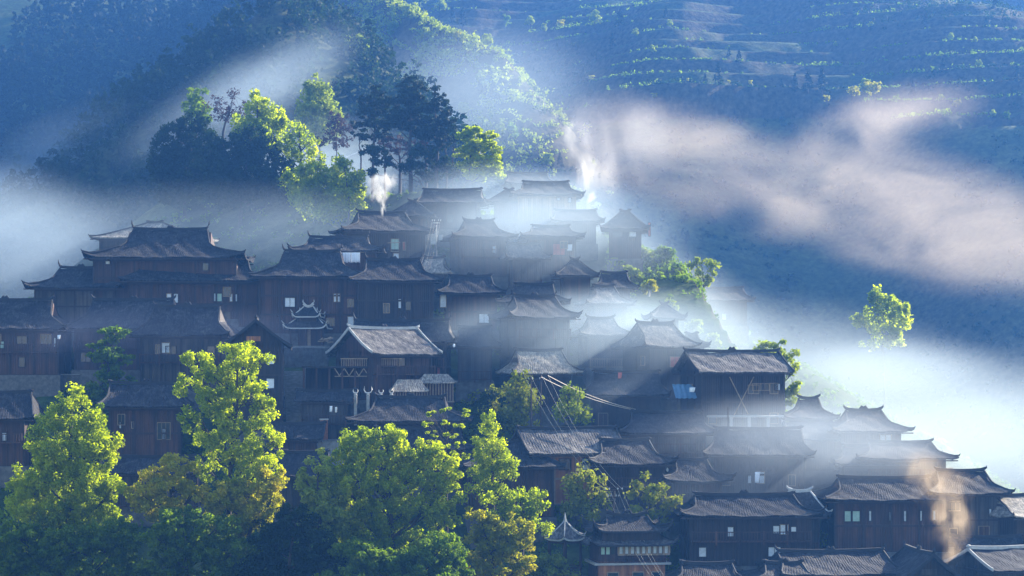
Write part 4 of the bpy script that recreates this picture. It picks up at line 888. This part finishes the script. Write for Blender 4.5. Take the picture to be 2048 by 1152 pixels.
# ---------------------------------------------------------------- things fixed near houses
# open pavilion-like gallery below the sunlit gable house
Yg = 229.0; s_ = F/Yg; o = P(700, 795, Yg); root = empty('covered_gallery', o, 0, label='flat-topped dark open gallery below the sunlit gable house', cat='gallery')
w_ = 185/s_/2; zt = (795-736)/s_
mb = MB(); mb.box(-w_,w_,-2.2,3.5,zt,zt+.18); mb.build('flat_roof', M['wood'], root)
mb = MB(); mb.box(-w_,w_,2.2,2.5,-2,zt-.02); mb.build('back_wall', M['wood'], root)
mb = MB()
for i in range(8): x = -w_+.2+(2*w_-.4)*i/7; mb.box(x-.1,x+.1,-2.0,-1.8,-2,zt-.01)
mb.box(-w_,w_,-2.05,-1.75,-.25,0); mb.build('post_row', M['wood_red'], root)
mb = MB()
for i in range(5):
    x = -w_*.3+i*1.1; mb.bar((x,-1.95,zt-.05),(x+.55,-1.95,zt-.9),.1); mb.bar((x+.55,-1.95,zt-.9),(x+1.1,-1.95,zt-.05),.1)
mb.bar((-w_*.3,-1.95,zt-.95),(-w_*.3+5.6,-1.95,zt-.95),.09); mb.build('truss', M['frame_pale'], root)
mb = MB(); mb.box(-w_,w_,-2.2,2.4,-3.6,-.26); mb.build('stone_base', M['stone'], root)
mb = MB()
for i in range(34): x = -w_*.15+i*.2; mb.box(x-.03,x+.03,-2.16,-2.1,zt+.19,zt+1.0)
mb.box(-w_*.15-.1,-w_*.15+6.8,-2.2,-2.08,zt+1.0,zt+1.1); mb.build('railing', M['frame_pale'], root)
# bay with curved little roofs on the right flank of the sunlit gable house
for (x0, x1, yr, ye, yb_, Yd, lb) in ((785,850,759,783,806,225.5,'slatted bay with a small curved pale roof below the sunlit gable house'),(838,906,748,766,800,228.5,'second slatted bay tucked right of the curved pale roof')):
    s_ = F/Yd; w_ = (x1-x0)/s_/2; o = P((x0+x1)/2, yb_, Yd); root = empty('slatted_bay', o, math.radians(8), label=lb, cat='bay'); H_ = (yb_-ye)/s_; h_ = (ye-yr)/s_
    mb, fx, fz, upz, ts = roof_mesh(w_+.3, 1.9, w_*.7, h_, 'hip', up=.2); mb.v = [(x, y, z+H_) for x, y, z in mb.v]; ro = mb.build('roof', M['tile_pale'], root); q_ = ro.modifiers.new('thickness', 'SOLIDIFY'); q_.thickness = .1; q_.offset = -1
    mb = MB(); mb.box(-w_+.1,w_-.1,-1.4,1.4,-2,H_+.1); mb.build('wall', M['wood_red'], root); mb = MB(); n = int(2*w_/.3)
    for i in range(n): x = -w_+.15+(2*w_-.3)*i/(n-1); mb.box(x-.05,x+.05,-1.52,-1.41,-.1,H_-.05)
    mb.box(-w_,w_,-1.56,-1.4,-.25,-.1); mb.build('slats', M['frame_pale'], root)
# lean-to porch roof in blue tin, cross bracing
Yd = 226.0; s_ = F/Yd; o = P(1395, 796, Yd); root = empty('tin_lean_to', o, math.radians(10), label='blue tin lean-to roof beside the cross-braced wall', cat='lean-to roof')
mb = MB(); n = 40
for i in range(n+1):
    x = -2.9+5.8*i/n
    for j in (0, 1): mb.v.append((x, 1.6*j-1.4, 1.55*j+.04*math.sin(i*1.57)))
for i in range(n): q = i*2; mb.f.append((q, q+2, q+3, q+1))
ro = mb.build('tin_sheet', M['tin'], root); q_ = ro.modifiers.new('thickness', 'SOLIDIFY'); q_.thickness = .04
for x in (-2.7, 0, 2.7):
    mb = MB(); mb.bar((x,-1.25,-3.0),(x,-1.25,-.03),.14); mb.build('post', M['frame'], root)
r_, inf = INFO["big house with cross-braced wall and worn grey roof"]
mb = MB(); bw = inf['bw']; H_ = inf['H']; aw = inf['aw']
mb.bar((-aw*.35,-bw-.18,H_*.12),(aw*.25,-bw-.18,H_*.92),.1); mb.bar((-aw*.35,-bw-.28,H_*.92),(aw*.1,-bw-.28,H_*.3),.1); mb.build('cross_brace', M['frame_pale'], r_)
Yd = 223.5; s_ = F/Yd; o = P(1500, 862, Yd); root = empty('deck', o, 0, label='concrete deck on pale posts below the cross-braced house', cat='deck')
w_ = 175/s_/2; mb = MB(); mb.box(-w_,w_,-1.2,1.8,1.55,1.75); mb.build('slab', M['concrete'], root)
for x in (-2.2,-.2,1.9,3.6):
    mb = MB(); mb.box(x-.16,x+.16,-1.1,-.8,-3.5,1.545); mb.build('post', M['concrete'], root)
# brick chimney
Yd = 220.5; o = P(648, 895, Yd); s_ = F/Yd; root = empty('brick_chimney', o, .1, label='square red brick chimney stack below the cluttered gallery', cat='chimney')
mb = MB(); zt = (895-840)/s_; mb.box(-.42,.42,-.4,.4,-3,zt); mb.build('stack', M['brick'], root); mb = MB(); mb.box(-.5,.5,-.48,.48,zt+.002,zt+.15); mb.build('cap', M['concrete'], root)
# buffalo-horn posts
for k, (x, big, lb) in enumerate(((736,1,'horned post, the one with large upright white horns'),(711,.6,'horned post left of the large-horned post'),(762,.55,'horned post just right of the large-horned post'),(783,.5,'horned post nearest the slatted bay'))):
    Yd = 222.6; s_ = F/Yd; o = P(x, 806, Yd); o.z = P(x, 808, Yd).z; root = empty('horned_post', o, 0, label=lb, cat='carved post', group='horned posts on the terrace edge')
    mb = MB(); mb.box(-.16,.16,-.16,.16,-2.4,.95); mb.box(-.2,.2,-.2,.2,.96,1.06); mb.build('pillar', M['concrete'], root)
    mb = MB(); mb.tube([(0,0,1.05),(0,0,1.25)], [.13,.16], 7)
    for sg in (-1, 1): mb.tube([(0,0,1.2),(sg*.3*big,0,1.2+.1*big),(sg*.45*big,0,1.2+.4*big),(sg*.38*big,0,1.2+.8*big)], [.1,.085,.06,.02], 6)
    mb.build('horns', M['horn'], root, smooth=True)
# drying sheets
for k, (x, w_) in enumerate(((675,17),(693,17),(711,18))):
    Yd = 252.0-.0; s_ = F/Yd; o = P(x, 505, Yd); mb = MB(); n = 14; ww = w_/s_*.98; hh = 20/s_
    for j in range(7):
        for i in range(n+1): mb.v.append((-ww/2+ww*i/n, .09*math.sin(i*1.5+k)*(j/6+.2)+.02*math.sin(i*.7), -hh*j/6*(1+.03*math.sin(i))))
    for j in range(6):
        for i in range(n): q = j*(n+1)+i; mb.f.append((q, q+n+1, q+n+2, q+1))
    ob = mb.build('bed_sheet', M['cloth'], None, smooth=True); ob.location = o; q_ = ob.modifiers.new('thickness', 'SOLIDIFY'); q_.thickness = .015
    setp(ob, ['white sheet drying under the eave, nearest the great hall side','middle white sheet of three drying under the eave','white sheet drying under the eave, right end of the line'][k], 'sheet', 'white sheets drying on one line')
mb = MB(); a_ = P(660, 504.4, 252.0); b_ = P(728, 504.4, 252.0); mb.tube([a_, b_], .03, 5); setp(mb.build('drying_pole', M['frame_pale']), 'thin pole holding the three white sheets', 'pole')
# hanging lamps under eaves
for (x, y, Yd, lb) in ((908,689,230.5,'lamp hanging from the bracketed house eave'),(913,592,249,'warm lamp under the eave of the stepping-down house'),(844,716,232.5,'lamp below the sunlit gable house eave'),(1153,637,238,'lamp at the corner post of the grey-blue house'),(1335,937,209.5,'white lamp under the flared tail roof'),(1620,1042,209,'lamp by the white-edged roof wall'),(1882,925,212,'lantern hanging from the third-step house eave'),(2040,1048,207,'ornate lantern at the right frame edge'),(196,522,255,'small bell hanging from the great hall left eave')):
    o = P(x, y, Yd); root = empty('hanging_lamp', o, 0, label=lb, cat='lamp', group='lamps hung under the eaves')
    mb = MB(); mb.tube([(0,0,0),(0,0,.55)], .012, 4); mb.build('cord', M['frame'], root); mb = MB(); mb.tube([(0,0,.1),(0,0,.0),(0,0,-.12),(0,0,-.26),(0,0,-.34)], [.03,.10,.14,.12,.03], 8); mb.build('shade', M['cloth'], root, smooth=True)
# drying poles sticking out
for (x0, x1, y, Yd, lb) in ((1876,1906,937,214,'bamboo pole sticking out from the third-step house'),(728,768,451,268,'pole laid along the roof of the lit-window house'),(775,800,486,263,'pale pole under the lit-window house')):
    mb = MB(); mb.tube([P(x0,y,Yd), P(x1,y-1,Yd)], .06, 6); setp(mb.build('bamboo_pole', M['frame_pale']), lb, 'pole')
# firewood pile
o = P(628, 688, 244.0); root = empty('firewood_pile', o, 0, label='tumbled pale firewood beside the two-tier pavilion', cat='firewood'); rr = random.Random(3)
for i in range(16):
    mb = MB(); a_ = rr.uniform(0, 3.1); c_ = Vector((.9+rr.uniform(.0,1.4), -1.4+rr.uniform(-.3,.3), .1+rr.uniform(0,.7))); d_ = Vector((math.cos(a_), math.sin(a_)*.4, rr.uniform(-.2,.2)))*.35
    mb.tube([c_-d_, c_+d_], .07, 6); mb.build('log', M['wood_pale'], root)

# ---------------------------------------------------------------- poles and cables
def cable(label, p, q, sag, r=.035, n=24, group=None):
    mb = MB(); pts = []
    for i in range(n+1):
        t = i/n; v = p.lerp(q, t); v.z -= sag*4*t*(1-t); pts.append(v)
    mb.tube(pts, r, 4); setp(mb.build('power_line', M['wire']), label, 'cable', group)
def pole(label, x, yt, yb_, Yd, arm, arms=(0,), r=.14, mat='concrete', two=False, rz=0, trafo=False):
    s_ = F/Yd; g = P(x, yb_, Yd); gg = gz(g.x, Yd); g.z = min(g.z, gg)-.2; h = (YH-yt)/F*Yd-g.z; root = empty('utility_pole', g, rz, label=label, cat='utility pole')
    for dx in ((-arm*.35, arm*.35) if two else (0,)):
        mb = MB(); mb.tube([(dx,0,-1),(dx,0,h)], [r*1.2, r*.8], 8); mb.build('pole', M[mat], root)
    for k, dz in enumerate(arms):
        mb = MB(); w_ = arm*(1 if k == 0 else .6); mb.box(-w_,w_,-r-.1,-r-.01,h-.15-dz,h-.03-dz); ca = mb.build('crossarm', M['frame'], root)
        for q in (-.92,-.45,.45,.92):
            mb = MB(); z = h-.03-dz; mb.tube([(q*w_,-r-.05,z),(q*w_,-r-.05,z+.09),(q*w_,-r-.05,z+.1),(q*w_,-r-.05,z+.22)], [.03,.03,.075,.05], 7); mb.build('insulator', M['metal'], ca)
    if trafo:
        mb = MB(); mb.box(-.75,.0,-.75,-.15,h-3.2,h-1.7); mb.box(.35,.8,-.7,-.15,h-2.6,h-1.9); mb.build('transformer', M['metal'], root)
    return root, h
pole('twin pole with insulators rising from the feathery bamboo', 1072, 748, 900, 218.0, 1.5, (0, .55), two=True, r=.09, mat='frame')
pole('slim brown pole behind the twin-roofed pavilion', 1227, 979, 1110, 203.0, .95, (0, .7), r=.1, mat='frame')
pole('hazy transformer pole among the upper houses', 873, 442, 520, 268.0, .62, (0, .35), r=.09, trafo=True)
A = lambda dx, dy=0: P(1072+dx, 748+dy, 218.0)
for k, (dx, dy, ex, ey, Ye) in enumerate(((10,6,1455,818,231),(22,2,1456,821,231))):
    cable(['lower glinting cable sweeping right from the twin pole','upper glinting cable sweeping right from the twin pole','lowest glinting cable sweeping right from the twin pole'][k], A(dx,dy), P(ex,ey,Ye), 1.9, .032, group='cables sweeping right over the hollow')
for k, dx in enumerate((-24,-11,11,24)):
    cable(['first','second','third','fourth'][k]+' cable from the left running down to the slim brown pole', A(dx, 2), P(1227+(-17,-8,8,17)[k], 978, 203.0), 1.2, .010, group='cables down to the slim pole')
for k in range(4):
    cable(['first','second','third','fourth'][k]+' cable from the left crossing the twin-roofed pavilion', P(1227+(-17,-8,8,17)[k], 978, 203.0), P(1318+(0,6,20,26)[k], 1175, 186.0), .8, .008, group='cables over the twin-roofed pavilion')
for k, (dx, ex) in enumerate(((-8,838),(-3,848),(3,853),(8,857))):
    cable(['first','second','third','fourth'][k]+' pale cable dropping from the transformer pole', P(873+dx, 441, 268.0), P(ex, 540, 252.0), .5, .005, group='cables from the transformer pole')
mb = MB(); mb.tube([P(1456,862,214.6), P(1456,815,214.6)], .07, 6); setp(mb.build('cable_mast', M['frame']), 'short mast on the broad dim roof where the glinting cables end', 'mast')
# white post
root, h = pole('thin white post on the bank beside a shrub', 1298, 566, 618, 262.0, .05, (), r=.16, mat='white')

# ---------------------------------------------------------------- person on the stairs
def person(label, x, y, Yd, top, trouser, hair):
    g = P(x, y, Yd); root = empty('person', g, .6, label=label, cat='person')
    me = bpy.data.meshes.new('body')
    vs = [(0,0,.95),(0,0,1.15),(0,0,1.38),(0,0,1.5),(0,0,1.58),(0,-.01,1.68),(.19,0,1.40),(.25,-.03,1.14),(.22,-.13,.92),(-.19,0,1.40),(-.25,-.03,1.14),(-.22,-.11,.92),(.10,0,.90),(.12,-.04,.48),(.12,0,.06),(.12,-.14,.03),(-.10,0,.90),(-.11,.03,.48),(-.11,.06,.06),(-.11,-.08,.03)]
    es = [(0,1),(1,2),(2,3),(3,4),(4,5),(2,6),(6,7),(7,8),(2,9),(9,10),(10,11),(0,12),(12,13),(13,14),(14,15),(0,16),(16,17),(17,18),(18,19)]
    rad = [.14,.13,.15,.06,.075,.08,.065,.05,.04,.065,.05,.04,.10,.07,.05,.035,.10,.07,.05,.035]
    me.from_pydata(vs, es, []); ob = link('body', me, M[top], root); sk = ob.modifiers.new('skin', 'SKIN')
    for v, r in zip(me.skin_vertices[0].data, rad): v.radius = (r, r*.8)
    me.skin_vertices[0].data[0].use_root = True; su = ob.modifiers.new('subsurf', 'SUBSURF'); su.levels = 1; su.render_levels = 1
    mb = MB(); mb.tube([(0,.02,1.62),(0,.02,1.70),(0,.0,1.78),(0,0,1.80)], [.085,.10,.08,.03], 8); mb.build('hair', M[hair], root, smooth=True)
person('person in dark clothes with pale headscarf standing at the foot of the staircase', 565, 816, 225.8, 'glass', 'glass', 'cloth')

for k, (x, y, Yd, w_, h_, mt, lb) in enumerate(((662,812,217.6,5,12,'cloth','narrow white cloth hanging in the cluttered gallery'),(672,814,217.6,4,11,'curtain','grey cloth beside the narrow white cloth in the gallery'),(815,722,229.5,10,14,'cloth','shirt hung on the sunlit gable house wall'),(118,670,232.5,6,8,'cloth','small white cloth on the far-left balcony'),(1385,775,221,12,9,'curtain','pale rag hanging below the blue tin roof'),(1515,944,209.5,10,22,'cloth','white sheet in the doorway of the broad dim roof house'),(985,520,268,5,9,'cloth','small cloth under the three-knob house'),(1240,745,226,8,12,'curtain_red','red cloth hanging under the small deck house'))):
    s_ = F/Yd; mb = MB(); ww = w_/s_; hh = h_/s_
    for j in range(6):
        for i in range(7): mb.v.append((-ww/2+ww*i/6*(1-.04*j), .05*math.sin(i*1.7+k)*(j/5+.2), -hh*j/5))
    for j in range(5):
        for i in range(6): q = j*7+i; mb.f.append((q, q+7, q+8, q+1))
    ob = mb.build('hanging_cloth', M[mt], None, smooth=True); ob.location = P(x, y, Yd); q_ = ob.modifiers.new('thickness', 'SOLIDIFY'); q_.thickness = .02; setp(ob, lb, 'cloth', 'washing hung out on the houses')

# attic panels and windows on the gables; the orange panel stands for attic light
for key, am in (("tall gable-fronted house above the tall twin-trunk tree with an amber attic", 'wood_orange'), ("peaked gable roof at the bottom edge beneath the amber smoke", 'wood_grey')):
    r_, inf = INFO[key]; aw, bw, H_, h_ = inf['aw'], inf['bw'], inf['H'], inf['h']
    mb = MB(); mb.box(aw+.13, aw+.2, -1.1, .5, H_+h_*.22, H_+h_*.22+.55); mb.build('attic_panel', M[am], r_)
    for k, y in enumerate((-2.2, -.4, 1.6)):
        for z in (H_-1.9, H_-4.6):
            if z < .5: continue
            mb = MB(); mb.box(aw+.13, aw+.19, y-.5, y+.5, z-.08, z+1.15); f_ = mb.build('window', M['frame_pale' if k == 1 else 'frame'], r_)
            mb = MB(); mb.box(aw+.195, aw+.21, y-.4, y+.4, z, z+1.05); mb.build('pane', M['glass' if k != 2 else 'curtain'], f_)
# footpaths worn into the hillside
def path(pts, wd):
    mb = MB(); P3 = []
    for (x, y) in pts:
        Yd = ray_ground(x, y, 300)
        if Yd: P3.append(((x-1024)/F*Yd, Yd))
    fine = []
    for (a_, b_) in zip(P3[:-1], P3[1:]):
        for t in np.linspace(0, 1, 12)[:-1]: fine.append((a_[0]+(b_[0]-a_[0])*t, a_[1]+(b_[1]-a_[1])*t))
    for x, y in fine:
        zc = gz(x, y)+.35; mb.v += [(x, y-wd/2, zc-.3), (x, y+wd/2, zc+.3)]
    for i in range(len(fine)-1): mb.f.append((2*i, 2*i+2, 2*i+3, 2*i+1))
    setp(mb.build('path', M['tile_pale']), kind='structure')
path([(862,142),(880,134),(905,124),(930,117),(960,110),(1000,104)], 3.0)
path([(692,318),(706,312),(722,305),(738,302)], 1.6)
# ---------------------------------------------------------------- air: haze, mist and smoke
def haze_box():
    x0, x1, y0, y1, z0, z1 = -460, 460, -25, 1090, -60, 262
    mb = MB(); mb.box(x0, x1, y0, y1, z0, z1); m = bpy.data.materials.new('haze_air'); m.use_nodes = True; nt = m.node_tree; nt.nodes.remove(nt.nodes['Principled BSDF'])
    v = nt.nodes.new('ShaderNodeVolumePrincipled'); v.inputs['Color'].default_value = (*HAZE_C, 1); v.inputs['Density'].default_value = HAZE_D; v.inputs['Anisotropy'].default_value = .3
    nt.links.new(v.outputs[0], nt.nodes['Material Output'].inputs['Volume']); setp(mb.build('haze', m), 'even blue morning haze filling the valley', 'haze', kind='stuff')
HAZE_C = (.09, .30, .86); HAZE_D = .00034
haze_box()
def ico(name):
    import bmesh
    bm = bmesh.new(); bmesh.ops.create_icosphere(bm, subdivisions=2, radius=1.06); me = bpy.data.meshes.new(name); bm.to_mesh(me); bm.free(); return me
def vol(name, label, x, y, Yd, rx, ry, rd, dens, color=(.80,.90,1.0), nscale=.05, lo=.42, hi=.75, rot=0, g=.35, cat='mist', stretch=(1,1,1), step=.5, edge=.9, det=3, group=None, dist=0.5):
    """ellipsoid of mist: centre pixel and depth, half sizes px, px, metres"""
    s = F/Yd; ob = bpy.data.objects.new(name, ico(name)); C.objects.link(ob); ob.location = P(x, y, Yd); ob.scale = (rx/s, rd, ry/s); ob.rotation_euler = (0, math.radians(rot), 0)
    m = bpy.data.materials.new(name+'_air'); m.use_nodes = True; nt = m.node_tree; nt.nodes.remove(nt.nodes['Principled BSDF']); N = nt.nodes.new; Lk = nt.links.new
    tc = N('ShaderNodeTexCoord'); ge = N('ShaderNodeNewGeometry'); ln = N('ShaderNodeVectorMath'); ln.operation = 'LENGTH'; Lk(tc.outputs['Object'], ln.inputs[0])
    fo = N('ShaderNodeMapRange'); fo.interpolation_type = 'SMOOTHSTEP'; fo.inputs[1].default_value = 1.0; fo.inputs[2].default_value = 1-edge; fo.inputs[3].default_value = 0; fo.inputs[4].default_value = 1; Lk(ln.outputs['Value'], fo.inputs[0])
    mp = N('ShaderNodeMapping'); mp.inputs['Scale'].default_value = stretch; mp.inputs['Rotation'].default_value = (0, math.radians(-rot), 0); mp.inputs['Location'].default_value = (x*.37, y*.11, x*.23); Lk(ge.outputs['Position'], mp.inputs[0])
    no = N('ShaderNodeTexNoise'); no.inputs['Scale'].default_value = nscale; no.inputs['Detail'].default_value = det; no.inputs['Roughness'].default_value = .55; no.inputs['Distortion'].default_value = dist; Lk(mp.outputs[0], no.inputs['Vector'])
    # the noise eats the rim away first: density = falloff*k - (1-noise)
    mr = N('ShaderNodeMapRange'); mr.interpolation_type = 'SMOOTHSTEP'; mr.inputs[1].default_value = lo; mr.inputs[2].default_value = hi; mr.inputs[3].default_value = 0; mr.inputs[4].default_value = 1; Lk(no.outputs[0], mr.inputs[0])
    mu = N('ShaderNodeMath'); mu.operation = 'MULTIPLY'; Lk(fo.outputs[0], mu.inputs[0]); Lk(mr.outputs[0], mu.inputs[1])
    m2 = N('ShaderNodeMath'); m2.operation = 'MULTIPLY'; Lk(mu.outputs[0], m2.inputs[0]); m2.inputs[1].default_value = dens
    v = N('ShaderNodeVolumePrincipled'); v.inputs['Color'].default_value = (*color, 1); v.inputs['Anisotropy'].default_value = g; Lk(m2.outputs[0], v.inputs['Density']); v.inputs['Density'].default_value = dens
    Lk(v.outputs[0], nt.nodes['Material Output'].inputs['Volume']); ob.data.materials.append(m)
    m.cycles.volume_step_rate = step
    setp(ob, label, cat, group, 'stuff'); return ob
BL = (.60, .77, .95); WH = (.68, .83, .95); WM = (.86, .76, .64)
# valley mist behind the ridge at the right
vol('mist', 'brightest valley mist behind the right end of the village', 1720, 810, 300, 620, 205, 62, .0105, WH, .02, .15, .6, rot=16)
vol('mist', 'mist lying in the valley at the right frame edge', 2050, 890, 290, 330, 240, 50, .010, WH, .02, .1, .6)
vol('mist', 'mist rising over the mid village to the right slope', 1330, 590, 292, 300, 110, 36, .024, WH, .03, .2, .7, rot=25)
# behind the left houses
vol('mist', 'mist bank behind the great hall and the knoll foot', 400, 470, 300, 560, 120, 28, .017, BL, .025, .15, .65)
vol('mist', 'mist over the far left slope', 0, 500, 340, 300, 190, 50, .024, BL, .02, .2, .6)
# among the upper houses
vol('mist', 'mist between the topmost houses and the crest pines', 1000, 400, 299, 300, 90, 9, .10, BL, .04, .25, .7)
vol('mist', 'thin smoke mist between the upper houses', 1000, 480, 276, 330, 100, 8, .12, BL, .05, .28, .7)
vol('mist', 'drifting mist below the three-knob house', 980, 560, 262, 330, 80, 5, .16, BL, .06, .3, .7)
vol('mist', 'blue mist in the hollow right of the corner-post house', 1160, 650, 249, 260, 90, 6, .14, BL, .05, .25, .65)
vol('mist', 'pale mist around the sunlit pale roof', 1080, 740, 237, 200, 70, 4, .14, BL, .06, .3, .7)
vol('mist', 'thin mist veiling the middle right houses', 1330, 850, 223, 340, 120, 6, .12, BL, .05, .25, .7)
vol('mist', 'thin mist in front of the left houses', 330, 690, 236, 440, 95, 9, .035, (.5,.62,1), .05, .2, .7)
vol('mist', 'thin mist between the right terraces and the bottom roofs', 1520, 1040, 204.5, 430, 110, 5, .11, BL, .06, .3, .75)
vol('mist', 'grey smoke mist over the green-paned house', 1740, 950, 211, 240, 90, 4, .13, (.8,.86,.95), .08, .35, .75)
vol('mist', 'broad smoke mist wrapping the whole upper village', 1040, 480, 266, 400, 150, 30, .038, BL, .04, .25, .7)
vol('mist', 'broad mist wrapping the middle right of the village', 1260, 700, 238, 330, 150, 19, .085, BL, .04, .12, .7)
vol('mist', 'broad mist wrapping the lower right rows', 1600, 920, 212, 430, 150, 14, .085, (.62,.75,.92), .05, .12, .7)
vol('mist', 'mist softening the centre around the corner-post house', 1010, 680, 236, 200, 100, 12, .045, BL, .05, .25, .7)
vol('mist', 'mist swallowing the foot of the solitary green tree', 1790, 735, 312, 260, 75, 14, .028, WH, .04, .1, .6)
# upper left mist, laid diagonally for the light beside the shadow band
vol('mist', 'diagonal luminous veil in front of the pointed spur', 470, 210, 420, 330, 90, 30, .030, BL, .02, .22, .68, rot=-30, edge=.95)
vol('mist', 'second luminous veil at the left of the dark spur', 100, 330, 440, 260, 90, 30, .022, BL, .02, .25, .68, rot=-30, edge=.95)
vol('mist', 'mist at the foot of the spur by the misty tree', 620, 330, 385, 280, 120, 26, .03, BL, .02, .2, .65)
vol('mist', 'haze pocket over the ridge of pale bushes', 980, 190, 500, 300, 170, 50, .008, BL, .015, .2, .65)
# brown smoke band
SK = dict(cat='smoke', det=6, dist=1.0, edge=.8, step=.25)
vol('smoke', 'wide beige smoke bank drifting across the steep slope', 1480, 350, 430, 490, 140, 20, .038, WM, .05, .37, .70, rot=14, stretch=(.6,1,1.5), **SK)
vol('smoke', 'pinkish smoke thinning out at the right frame edge', 1860, 440, 440, 440, 165, 24, .034, WM, .046, .37, .70, rot=16, stretch=(.6,1,1.5), **SK)
vol('smoke', 'upper wisp of smoke over the lit terrace trees', 1760, 250, 500, 260, 90, 20, .035, WM, .03, .44, .72, rot=-12, stretch=(.7,1,1.4), **SK)
vol('smoke', 'pale smoke filling the slope above the topmost house', 1240, 290, 380, 150, 130, 14, .05, (.92,.9,.9), .045, .42, .68, **SK)
# plumes
def plume(label, pts, Yd, dens, color, g=.4, ns=.6):
    for k, (x, y, rx, ry) in enumerate(pts):
        vol('smoke', label+[', densest part', ', middle part', ', upper part', ', outermost part'][k], x, y, Yd+k*.3, rx, ry, rx/F*Yd*1.1, dens[k], color, ns/(1+.5*k), .42, .62, cat='smoke', step=.25, edge=.9, det=6, dist=2.2, stretch=(1,1,.6), g=g, group=label)
plume('bright white plume rising from a roof', [(766,412,8,26),(756,378,30,34),(778,360,22,20)], 258, (2.2,2.0,1.0), (1,1,1), .5, .7)
plume('thin grey plume above the topmost houses', [(1182,400,14,34),(1172,345,32,50),(1150,280,40,60)], 290, (.6,.35,.18), (.93,.93,.95), .4, .4)
plume('amber smoke puffing up at the lower right', [(1910,1125,34,60),(1900,1040,60,66),(1885,975,84,50),(1840,935,80,44)], 192, (.38,.24,.11,.07), (1.0,.80,.56), .4, .6)
